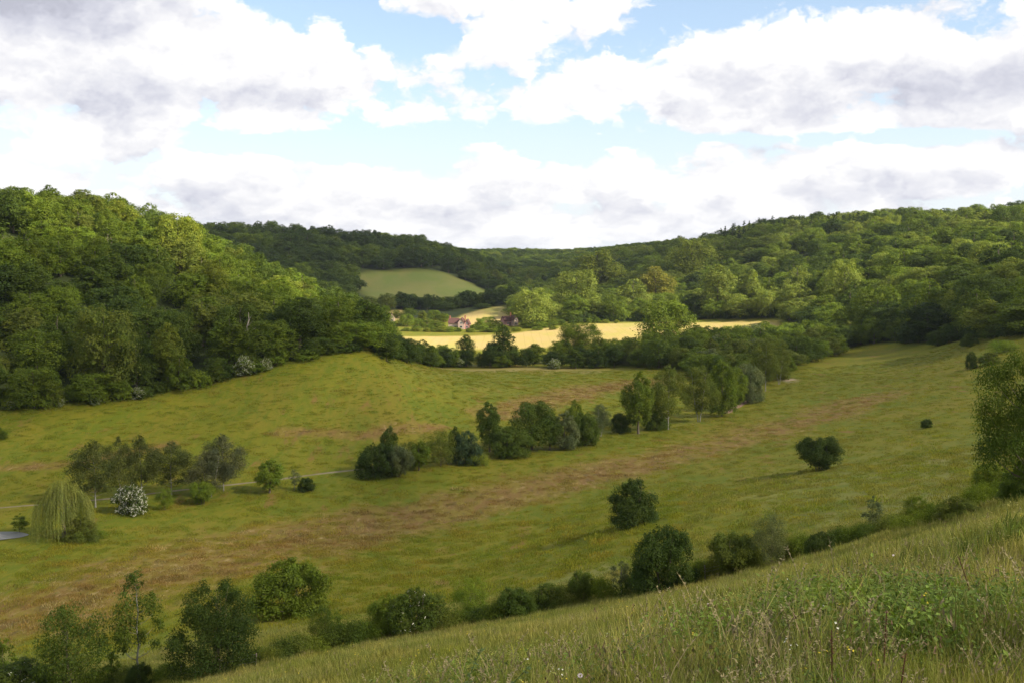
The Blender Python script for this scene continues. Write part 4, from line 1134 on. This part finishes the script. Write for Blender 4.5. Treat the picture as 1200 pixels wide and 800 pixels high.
# ------------------------------------------------------------------ cottages
def brick_like(name, col, var=.12): return simple_mat(name, col, .9, var, 1.5, .15, .3, 8)
M_PINKW = brick_like('pink_render', (.42, .22, .19)); M_CREAM = brick_like('cream_render', (.46, .33, .27)); M_TILE = simple_mat('clay_tiles', (.10, .050, .042), .85, .3, 2.5, .1, .8, 6)
M_BRICK = brick_like('chimney_brick', (.33, .13, .09)); M_FRAME = simple_mat('painted_frame', (.7, .7, .68), .5, .05)
M_PANE, N_ = new_mat('window_glass')
b_ = N_.new('ShaderNodeBsdfPrincipled', inp={'Base Color': (.02, .025, .03, 1), 'Roughness': .08}); o_ = N_.new('ShaderNodeOutputMaterial'); N_.l.new(b_.outputs[0], o_.inputs[0])
M_DOOR = simple_mat('door_paint', (.05, .09, .06), .5, .1)

def block(wall, roof, x0, x1, y0, y1, eave, ridge, axis, over=.35, th=.16):
    if axis == 'y':       # ridge runs front to back: gable faces the front
        xm = (x0 + x1) / 2
        wall.add([(x0,y0,-1),(x1,y0,-1),(x1,y1,-1),(x0,y1,-1),(x0,y0,eave),(x1,y0,eave),(x1,y1,eave),(x0,y1,eave),(xm,y0,ridge),(xm,y1,ridge)],
                 [(0,1,5,4),(1,2,6,5),(2,3,7,6),(3,0,4,7),(4,5,8),(6,7,9),(4,8,9,7),(5,6,9,8)])
        for sx, xe in ((-1, x0), (1, x1)):
            k = (ridge - eave) / abs(xe - xm); xo = xe + sx * over; zo = eave - k * over
            V = [(xm, y0 - over, ridge + .03), (xo, y0 - over, zo + .03), (xo, y1 + over, zo + .03), (xm, y1 + over, ridge + .03)]
            V += [(v[0], v[1], v[2] + th) for v in V]
            roof.add(V, [(0,1,2,3),(4,7,6,5),(0,4,5,1),(1,5,6,2),(2,6,7,3),(3,7,4,0)])
    else:
        ym = (y0 + y1) / 2
        wall.add([(x0,y0,-1),(x1,y0,-1),(x1,y1,-1),(x0,y1,-1),(x0,y0,eave),(x1,y0,eave),(x1,y1,eave),(x0,y1,eave),(x0,ym,ridge),(x1,ym,ridge)],
                 [(0,1,5,4),(1,2,6,5),(2,3,7,6),(3,0,4,7),(7,4,8),(5,6,9),(4,5,9,8),(6,7,8,9)])
        for sy, ye in ((-1, y0), (1, y1)):
            k = (ridge - eave) / abs(ye - ym); yo = ye + sy * over; zo = eave - k * over
            V = [(x0 - over, ym, ridge + .03), (x1 + over, ym, ridge + .03), (x1 + over, yo, zo + .03), (x0 - over, yo, zo + .03)]
            V += [(v[0], v[1], v[2] + th) for v in V]
            roof.add(V, [(0,1,2,3),(4,7,6,5),(0,4,5,1),(1,5,6,2),(2,6,7,3),(3,7,4,0)])
def window(par, x, y, z, w, h):       # in a wall facing -y
    f = MB(); t = .07
    f.box(x - w/2 - t, x + w/2 + t, y - .05, y + .02, z + h, z + h + t); f.box(x - w/2 - t, x + w/2 + t, y - .09, y + .02, z - t, z)
    f.box(x - w/2 - t, x - w/2, y - .05, y + .02, z, z + h); f.box(x + w/2, x + w/2 + t, y - .05, y + .02, z, z + h); f.box(x - .03, x + .03, y - .045, y + .02, z, z + h)
    fo = f.build('window', [M_FRAME], par); g = MB(); g.box(x - w/2, x + w/2, y - .015, y + .01, z, z + h); g.build('pane', [M_PANE], fo)
def chimney(par, x, y, z0, z1, w=.8):
    m = MB(); m.box(x - w/2, x + w/2, y - .35, y + .35, z0, z1 - .15); m.box(x - w/2 - .07, x + w/2 + .07, y - .42, y + .42, z1 - .15, z1)
    m.tube([(x - .18, y, z1), (x - .18, y, z1 + .45)], [.13, .10], 8); m.tube([(x + .18, y, z1), (x + .18, y, z1 + .45)], [.13, .10], 8)
    m.build('chimney', [M_BRICK], par)
def house(px, D, rot, label, blocks, chims, wins, doors, sc=.88):
    g = at_d(px, 300, D); r = bpy.data.objects.new('cottage', None); COL.objects.link(r); r.location = (g[0], g[1], gz(g[0], g[1])[0] + .15); r.rotation_euler = (0, 0, rot); r.scale = (sc,) * 3
    tag(r, label, 'house', 'cottages among the trees beyond the golden field')
    rf = MB()
    for (a, wm) in blocks:
        w = MB(); block(w, rf, *a); w.build('wall', [wm], r)
    ro = rf.build('roof', [M_TILE], r)
    for c in chims: chimney(ro, *c)
    for w in wins: window(r, *w)
    for (x, y) in doors:
        d = MB(); d.box(x - .45, x + .45, y - .03, y + .02, 0, 2.0); do = d.build('door', [M_DOOR], r); k = MB(); k.box(x + .3, x + .36, y - .08, y - .03, .95, 1.05); k.build('handle', [M_FRAME], do)
house(541, 640, math.radians(-8), 'pink cottage with a long brown roof and two gables above the golden field',
      [((-8.6, -1.9, -2.6, 2.8, 3.9, 6.9, 'x'), M_CREAM), ((-1.9, 2.3, -4.0, 2.6, 4.2, 7.3, 'y'), M_CREAM), ((2.3, 5.4, -3.2, 2.4, 3.6, 6.4, 'y'), M_PINKW)],
      [(2.2, 0, 5.6, 8.6), (-8.0, .1, 6.4, 8.2)], [(.2, -4.0, .9, 1.5, 1.2), (.2, -4.0, 3.5, 1.1, 1.0), (-4, -2.6, .9, 1.2, 1.1), (-6.8, -2.6, .9, 1.2, 1.1), (3.9, -3.2, .9, 1.1, 1.1), (3.9, -3.2, 3.3, .8, .9)], [(-2.7, -2.6), ])
house(600.5, 655, math.radians(30), 'small brown roofed cottage end with chimney, right of the pink one',
      [((-2.0, 2.2, -4.5, 3.0, 3.7, 6.6, 'y'), M_CREAM), ((-7.5, -2.0, -2, 2.6, 3.3, 6.0, 'x'), M_PINKW)], [(-.6, 1.6, 5.8, 8.2)], [(.1, -4.5, .9, 1.3, 1.1), (.1, -4.5, 3.4, 1.0, .9), (-4.6, -2, .9, 1.1, 1.1)], [(-3, -2)])
house(457, 690, math.radians(20), 'pale cottage half hidden by trees, leftmost of the three',
      [((-2.2, 2.2, -4.0, 3.0, 3.6, 6.3, 'y'), M_CREAM), ((-8, -2.2, -2.2, 2.4, 3.2, 5.8, 'x'), M_CREAM)], [(-5, .1, 5.2, 7.4)], [(0, -4, .9, 1.3, 1.1), (0, -4, 3.3, .8, .8), (-5, -2.2, .9, 1.1, 1.1)], [(-3.2, -2.2)])

# ------------------------------------------------------------------ fences in the hedge
def fence(pts, heights, mats, label, mw=.06):
    P_ = [hit(*p) for p in pts]; r = bpy.data.objects.new('wire_fence', None); COL.objects.link(r); r.location = tuple(P_[0]); tag(r, label, 'fence')
    for i, (p, h) in enumerate(zip(P_, heights)):
        q = p - P_[0]; m = MB(); m.tube([(q[0], q[1], q[2] - .4), (q[0] + .02, q[1], q[2] + h * .5), (q[0] + .05 * (-1) ** i, q[1], q[2] + h)], [mw, mw * .95, mw * .85], 8)
        V = m.V[-8:]; m.add(V, [tuple(range(8))]); po = m.build('post', [mats[i]], r)
        if mats[i] is M_WHITEP: po['label'] = 'white painted post'
    for zz in (.45, .8, 1.05):
        m = MB(); m.tube([tuple(p - P_[0] + np.array([0, 0, min(zz, h * .92)])) for p, h in zip(P_, heights)], [.008] * len(P_), 4); m.build('wire', [M_WIRE], r)
fence([(818,676),(826,681),(852,675),(881,666)], [.95, 1.35, 1.2, 1.2], [M_WHITEP, M_WOODP, M_WOODP, M_WOODP], 'short wire fence with one white post beside the great round hedge bush')
fence([(212,796),(258,789),(300,781)], [1.25, 1.25, 1.1], [M_WOODP] * 3, 'wire fence with pale stakes under the big dark hawthorn')

# ------------------------------------------------------------------ grass and flowers
GRCOL = bpy.data.collections.new('grass_kinds')
M_DRY = simple_mat('dry_stalks', (.24, .19, .09), .9, .3, 9); M_RUST = simple_mat('rusty_seed_heads', (.17, .105, .055), .9, .3, 9)
def blades(seed, nb, rad, hr, wd, bend=.35, heads=0, head_mat=None, head=.05, dots=0, dot_mat=None, dot=.02, leaves=0, leaf=.06):
    rng = np.random.default_rng(seed)
    a = rng.uniform(0, 6.283, nb); r = rad * np.sqrt(rng.random(nb)); b = np.stack([np.cos(a) * r, np.sin(a) * r, np.full(nb, -.03)], 1)
    h = rng.uniform(*hr, nb); an = rng.uniform(0, 6.283, nb); lean = rng.uniform(.05, bend, nb) * h
    dr = np.stack([np.cos(an), np.sin(an), np.zeros(nb)], 1); an2 = rng.uniform(0, 6.283, nb); sd = np.stack([np.cos(an2), np.sin(an2), np.zeros(nb)], 1) * (wd * rng.uniform(.6, 1.2, nb))[:, None] / 2
    up = np.array([0, 0, 1.0]); m1 = b + dr * (lean * .3)[:, None] + up * (h * .55)[:, None]; t = b + dr * lean[:, None] + up * (h * (1 - .12 * lean / h))[:, None]
    V = np.stack([b - sd, b + sd, m1 + sd * .8, m1 - sd * .8, t + sd * .12, t - sd * .12], 1).reshape(-1, 3)
    i = np.arange(nb)[:, None] * 6; Fq = np.vstack([i + [0, 1, 2, 3], i + [3, 2, 4, 5]]); mi = np.zeros(len(Fq)); lv = np.tile(rng.random(nb), 2)
    mats = [M_GRASS]
    def extra(c, n_, size, mat, asp, hang=0):
        nonlocal V, Fq, mi, lv
        V2, F2 = leaf_cards(c, n_, size, rng, asp, hang=hang); F2 = F2 + len(V); V = np.vstack([V, V2]); Fq = np.vstack([Fq, F2])
        if mat not in mats: mats.append(mat)
        mi = np.concatenate([mi, np.full(len(F2), mats.index(mat))]); lv = np.concatenate([lv, rng.random(len(F2))])
    if heads:
        k = rng.choice(nb, heads); c = (t[k][:, None, :] + rng.normal(size=(heads, 5, 3)) * [head * .25, head * .25, head * .9]).reshape(-1, 3)
        extra(c, rng.normal(size=c.shape), np.full(len(c), head), head_mat, .3, .8)
    if dots:
        k = rng.choice(nb, dots); c = (t[k][:, None, :] + rng.normal(size=(dots, 3, 3)) * dot * .8).reshape(-1, 3); extra(c, rng.normal(size=c.shape) * .4 + up, np.full(len(c), dot), dot_mat, .9)
    if leaves:
        c = np.stack([rng.normal(0, rad * .6, leaves), rng.normal(0, rad * .6, leaves), rng.random(leaves) ** .7 * hr[1] * .75], 1); extra(c, rng.normal(size=c.shape) * .5 + up, leaf * rng.uniform(.6, 1.4, leaves), M_GRASS, .5)
    o = bpy.data.objects.new('kind_%02d' % len(GRCOL.objects), mesh_np('grass_kind', V, Fq, mats, mi, attrs={'lv': ('FACE', 'FLOAT', lv)})); GRCOL.objects.link(o)
    return len(GRCOL.objects) - 1
K_SHORT = blades(1, 90, .34, (.14, .34), .009)
K_TALL = blades(2, 90, .30, (.22, .50), .007, .5, heads=5, head_mat=M_DRY, head=.05)
K_RUST = blades(3, 70, .30, (.22, .52), .006, .5, heads=9, head_mat=M_RUST, head=.035)
K_HERB = blades(4, 40, .30, (.15, .40), .010, .4, leaves=240, leaf=.038)
K_YEL = blades(5, 50, .30, (.20, .45), .008, .4, dots=6, dot_mat=M_YELLOW, dot=.022, leaves=80, leaf=.03)
K_BRAM = blades(6, 20, .35, (.25, .55), .012, .8, leaves=420, leaf=.042)
K_FAR = blades(7, 150, 1.3, (.10, .26), .05, .6)
K_MID = blades(8, 100, .55, (.12, .28), .018, .55)
K_WHT = blades(9, 50, .30, (.20, .45), .008, .4, dots=5, dot_mat=M_WHITE, dot=.018, leaves=50, leaf=.03)
def straw(seed):       # a few long bent straws with loose seed heads
    rng = np.random.default_rng(seed); mb = MB()
    for k in range(7):
        a = rng.uniform(0, 6.28); h = rng.uniform(.45, .85); x, y = rng.normal(0, .15, 2); L = rng.uniform(.1, .45) * h
        pts = [(x + math.cos(a) * L * (t / 5) ** 2, y + math.sin(a) * L * (t / 5) ** 2, h * (t / 5) * (1 - .12 * (t / 5) ** 2)) for t in range(6)]
        mb.tube(pts, [.0035] * 4 + [.003, .0018], 3)
        for i in range(12):
            t = rng.uniform(3.6, 5); j = min(int(t), 4); p = Vector(pts[j]).lerp(Vector(pts[j + 1]), t - j); d = Vector(rng.normal(0, 1, 3)).normalized() * .03; d.z = abs(d.z); s_ = d.cross(Vector((0, .3, 1))).normalized() * .007
            mb.add([p, p + d * .5 + s_, p + d, p + d * .5 - s_], [(0, 1, 2, 3)])
    V = np.array(mb.V); o = bpy.data.objects.new('kind_%02d' % len(GRCOL.objects), mb.mesh('straw_kind', [M_STRAW])); GRCOL.objects.link(o); return len(GRCOL.objects) - 1
M_STRAW = simple_mat('pale_straw', (.26, .21, .10), .9, .3, 6)
K_STRAW = straw(41); K_STRAW2 = straw(42)
rg = np.random.default_rng(99)
def wedge(r0, r1, dens, lim=29):
    n_ = int(dens * math.radians(2 * lim) / 2 * (r1 ** 2 - r0 ** 2)); r = np.sqrt(rg.uniform(r0 ** 2, r1 ** 2, n_)); a = np.radians(rg.uniform(-lim, lim, n_)); return r * np.sin(a), r * np.cos(a)
def fbm(x, y, sc, seed=0):
    return np.array([mnoise.fractal(Vector((a / sc, b / sc, seed)), .8, 2.0, 3) for a, b in zip(x, y)])
GP = []; 
def grass(r0, r1, dens, sc, kinds_fn, lim=29):
    x, y = wedge(r0, r1, dens, lim); z = gz(x, y)
    px, py = project(x, y, z + .3); ok = ((px > -200) & (px < 1400)) | (r1 < 25); x, y, z = x[ok], y[ok], z[ok]
    k, col, s = kinds_fn(x, y); s = s * sc * rg.uniform(.75, 1.3, len(x)); keep = k >= 0
    GP.append((np.column_stack([x, y, z])[keep], np.column_stack([s * rg.uniform(.9, 1.1, len(s)), s, s * rg.uniform(.75, 1.25, len(s))])[keep], k[keep], col[keep]))
C_ = lambda *a: np.array(a)
def near_kinds(x, y):
    n1, n2 = fbm(x, y, 3.2, 1), fbm(x, y, 1.6, 7); u = rg.random(len(x)); r = np.hypot(x, y)
    herb = (n1 > .16); k = np.where(u < .40, K_SHORT, np.where(u < .70, K_TALL, np.where(u < .76, K_RUST, np.where(u < .785, K_YEL, np.where(u < .80, K_WHT, np.where(u < .90, K_SHORT, K_HERB))))))
    k = np.where(rg.random(len(x)) < .05, np.where(rg.random(len(x)) < .5, K_STRAW, K_STRAW2), k)
    k = np.where(herb & (rg.random(len(x)) < .5), np.where(n2 > 0, K_HERB, K_BRAM), k)
    t = np.clip(n2 * .8 + .5 + rg.normal(0, .25, len(x)), 0, 1)[:, None]
    col = C_(.170, .200, .024) * (1 - t) + C_(.330, .285, .090) * t
    col[np.isin(k, (K_HERB, K_BRAM))] = C_(.125, .170, .026)
    tall = np.clip(fbm(x, y, 1.1, 21) * 1.1 + .95, .65, 1.35); tall = np.where(r < 10, np.minimum(tall, 1.0), tall)
    return k, col * rg.uniform(.65, 1.35, (len(x), 1)), np.where(np.isin(k, (K_TALL, K_RUST)), 1.1, 1.0) * tall
def slope_kinds(x, y):
    n1 = fbm(x, y, 6, 3); u = rg.random(len(x)); t = np.clip(n1 * 1.1 + .5 + rg.normal(0, .25, len(x)), 0, 1)[:, None]
    dh = dist_line(EDGE_HEDGE, x, y)
    col = C_(.165, .180, .030) * (1 - t) + C_(.280, .250, .076) * t
    return np.where(u < .75, K_MID, np.where(u < .86, K_TALL, np.where(u < .985, K_SHORT, K_YEL))), col * rg.uniform(.82, 1.2, (len(x), 1)), np.ones(len(x))
def valley_kinds(x, y):
    mb_ = np.zeros(len(x))
    for L, w in zip(BROWN, BW): mb_ = np.maximum(mb_, np.exp(-(dist_line(L, x, y) / w) ** 2))
    n1, n2 = fbm(x, y, 9, 3), fbm(x, y, 3, 9); bm = mb_ + n1 * .5 + n2 * .4
    pal_ = [C_(.150, .172, .013), C_(.185, .178, .015), C_(.210, .170, .020), C_(.200, .128, .038), C_(.34, .26, .12)]
    v = np.clip(bm * 2.3 + .9 + rg.normal(0, .4, len(x)), 0, 3.0); v = np.where((mb_ > .4) & (rg.random(len(x)) < .10), 4, v).astype(int)
    col = np.array(pal_)[np.minimum(v, 4)]
    sx_ = (x / y) ; pale = (sx_ > .16) & (rg.random(len(x)) < .5); col[pale] = C_(.190, .180, .034)
    w = (sdist(LWOOD, x, y) > 1) | (sdist(RWOOD, x, y) > 1) | (y > 395)
    pathl = np.array([hit(*p)[:2] for p in [(-60,600),(60,590),(200,574),(330,561),(440,548)]]); w |= dist_line(pathl, x, y) < 1.6
    pl2 = np.array([hit(*p)[:2] for p in [(850,484),(884,466),(890,459),(878,452)]]); w |= dist_line(pl2, x, y) < 2.2
    w |= np.hypot(x - PINKPATCH[0], y - PINKPATCH[1]) < 3
    w |= dist_line(poly_px([(-60,632),(30,627)]), x, y) < 6
    return np.where(w, -1, K_FAR), col * rg.uniform(.8, 1.2, (len(x), 1)), np.clip(.7 + n2, .5, 1.3)
grass(1.2, 10, 34, 1.0, near_kinds, 62)
grass(10, 20, 26, 1.05, near_kinds, 42)
grass(20, 30, 14, 1.1, lambda x, y: tuple(np.where((rg.random(len(x)) < .35).reshape(-1, *([1] * (q.ndim - 1))), p, q) for p, q in zip(near_kinds(x, y), slope_kinds(x, y))))
grass(30, 60, 5, 1.25, slope_kinds, 33)
grass(60, 105, 2.6, 1.35, slope_kinds, 32)
grass(105, 170, .75, 1.0, valley_kinds)
grass(170, 400, .30, 1.0, valley_kinds)
pts = np.vstack([g[0] for g in GP]); print('GRASS', len(pts))
scatter('meadow_grass', pts, np.vstack([g[1] for g in GP]), rg.uniform(0, 6.283, len(pts)), np.concatenate([g[2] for g in GP]), np.vstack([g[3] for g in GP]), GRCOL,
        tilt=rg.normal(0, .08, (len(pts), 2)), label='rough flowering chalk grassland of mixed grasses and herbs')

# flowers one can point to
def flower(px, py, size, mat, centre, label, kind, hgt=.5):
    D = 3.5; r = ray(px, py)                       # where the sight line runs hgt above the ground
    best = None
    for s in np.geomspace(4, 80, 500):
        p = r * (s / r[1]); g = gz(p[0], p[1])[0]
        if p[2] - g < hgt: best = p; break
    if best is None: best = ray(px, py) * (24 / r[1])
    if best[1] > 30: best = hit(px, py + 34); best[2] += .5
    z0 = gz(best[0], best[1])[0]; h = best[2] - z0
    ro = bpy.data.objects.new('wildflower', None); COL.objects.link(ro); ro.location = (best[0], best[1], z0); tag(ro, label, 'flower', 'single wildflowers in the foreground grass')
    rd = random.Random(int(px)); m = MB(); lx, ly = rd.uniform(-.06, .06), rd.uniform(-.06, .06)
    m.tube([(lx, ly, -.05), (lx * .4, ly * .4, h * .5), (0, 0, h)], [.005, .004, .003], 5)
    for k in range(3):
        zz = h * (.2 + .2 * k); a = rd.uniform(0, 6.28); d = Vector((math.cos(a), math.sin(a), .5)) * .07; s_ = Vector((-math.sin(a), math.cos(a), 0)) * .012; b = Vector((lx * .5, ly * .5, zz)); m.add([b, b + d * .5 + s_, b + d, b + d * .5 - s_], [(0, 1, 2, 3)])
    st = m.build('stem', [M_STEM], ro)
    m = MB(); R_ = size / 2; tl = Vector((rd.uniform(-.3, .3), -.75, 1)).normalized(); u = tl.cross(Vector((1, 0, .2))).normalized(); v = tl.cross(u); c = Vector((0, 0, h))
    if kind == 'open':
        n_ = 9
        for k in range(n_):
            a = 6.283 * k / n_; d = u * math.cos(a) + v * math.sin(a); s_ = (u * -math.sin(a) + v * math.cos(a)) * R_ * .33
            m.add([c + d * R_ * .15, c + d * R_ * .6 + s_ + tl * R_ * .12, c + d * R_ * (1 + .1 * (k % 2)), c + d * R_ * .6 - s_ + tl * R_ * .12], [(0, 1, 2, 3)], 0)
        n2 = 8; ring = [c + (u * math.cos(6.283 * k / n2) + v * math.sin(6.283 * k / n2)) * R_ * .26 + tl * R_ * .1 for k in range(n2)]
        m.add(ring + [c + tl * R_ * .3], [(k, (k + 1) % n2, n2) for k in range(n2)], 1)
    else:
        for k in range(46):
            d = Vector((rd.gauss(0, 1), rd.gauss(0, 1), rd.gauss(0, .8))).normalized(); p = c + d * R_ * .8; s_ = d.cross(Vector((.3, .2, 1))).normalized() * R_ * .28; t_ = d.cross(s_).normalized() * R_ * .28
            m.add([p - s_, p + t_, p + s_ + d * R_ * .1, p - t_], [(0, 1, 2, 3)], 0)
    m.build('bloom', [mat, centre], ro)
M_STEM = simple_mat('green_stem', (.09, .13, .03), .7, .2, 20)
for a in [(1047,650,.06,M_PINK,M_YELLOW,'pale pink white bloom highest among the right foreground grass','open'),
          (923,678,.05,M_WHITE,M_YELLOW,'white flat flower near the top edge of the tall grass','open'),
          (1017,663,.045,M_WHITE,M_YELLOW,'small white flower left of the pale pink bloom','open'),
          (823,701,.055,M_WHITE,M_YELLOW,'upper flower of the white cluster of three at the grass edge','open'),
          (830,707,.05,M_PINK,M_YELLOW,'lowest flower of the white cluster of three at the grass edge','open'),
          (813,708,.05,M_WHITE,M_YELLOW,'left flower of the white cluster of three at the grass edge','open'),
          (985,684,.065,M_YELLOW,M_YELLOW,'yellow flower head standing above the middle grass','ball'),
          (1105,696,.055,M_PURPLE,M_PURPLE,'single purple flower right of the dark herb clump','ball'),
          (1147,702,.05,M_PINK,M_YELLOW,'pinkish flower right of the purple one','open'),
          (680,791,.07,M_PINK,M_YELLOW,'large pale bloom at the bottom edge left of centre grass','open'),
          (651,776,.05,M_WHITE,M_YELLOW,'white flower up left of the large pale bloom','open'),
          (681,772,.035,M_WHITE,M_YELLOW,'tiny white flower just above the large pale bloom','open'),
          (1040,625,.04,M_WHITE,M_YELLOW,'tiny white flower by the hedge end','open'),
          (1186,681,.06,M_YELLOW,M_YELLOW,'yellow flower head near the right edge','ball'),
          (1160,690,.05,M_YELLOW,M_YELLOW,'yellow flower head left of the right edge one','ball')]:
    flower(*a)
# dark seed stalks and bramble shoots
def stalk(px, py, top, D, mat, label, seed, lean=.1, shoot=False):
    t = at_d(px, top, D); z0 = gz(t[0], t[1])[0]; h = t[2] - z0
    h = max(h, .35); ro = bpy.data.objects.new('bramble_shoot' if shoot else 'dock_plant', None); COL.objects.link(ro); ro.location = (t[0], t[1], z0); tag(ro, label, 'plant')
    rd = random.Random(seed); m = MB(); pts = [Vector((lean * (i / 7) ** 1.7 * h, 0, -.05 + (h + .05) * i / 7)) for i in range(8)]
    m.tube(pts, [.008 * (1 - i / 9) + .002 for i in range(8)], 6); m.build('stem', [M_SEED if not shoot else M_STEM], ro)
    m = MB()
    for i in range(90 if not shoot else 60):
        k = rd.uniform(2.5, 7) if not shoot else rd.uniform(1, 7); j = min(int(k), 6); p = pts[j].lerp(pts[j + 1], k - j) + Vector((rd.gauss(0, 1), rd.gauss(0, 1), 0)) * (.016 if not shoot else .04) * (9 - k) / 5
        a = rd.uniform(0, 6.28); L = (.016 if not shoot else .045) * rd.uniform(.7, 1.3); d = Vector((math.cos(a), math.sin(a), rd.uniform(-.3, .8))) * L; s_ = Vector((-math.sin(a), math.cos(a), 0)) * L * .45
        m.add([p, p + d * .5 + s_, p + d, p + d * .5 - s_], [(0, 1, 2, 3)])
    m.build('leaves' if shoot else 'seed_head', [mat], ro)
M_SHOOT = simple_mat('shoot_leaves', (.07, .10, .02), .7, .3, 20)
stalk(977, 800, 738, 8.2, M_SEED, 'tall dark dock stalk at the bottom centre right', 1, -.02)
stalk(1052, 800, 764, 7.2, M_SEED, 'short dark seed stalk right of the tall dark one', 2, .08)
stalk(1037, 780, 716, 9.0, M_RUST, 'reddish dry stalk between the two dark ones', 3, .02)
stalk(1150, 660, 652, 11.5, M_SEED, 'thin dark stalk near the right edge', 4, -.25)
stalk(521, 800, 757, 11.0, M_SHOOT, 'leafy bramble shoot leaning right at the bottom edge', 5, .28, True)
stalk(543, 800, 777, 10.5, M_SHOOT, 'second leafy shoot right of the leaning one', 6, .6, True)
stalk(660, 770, 742, 12.0, M_SHOOT, 'arching shoot above the white flowers', 7, .9, True)
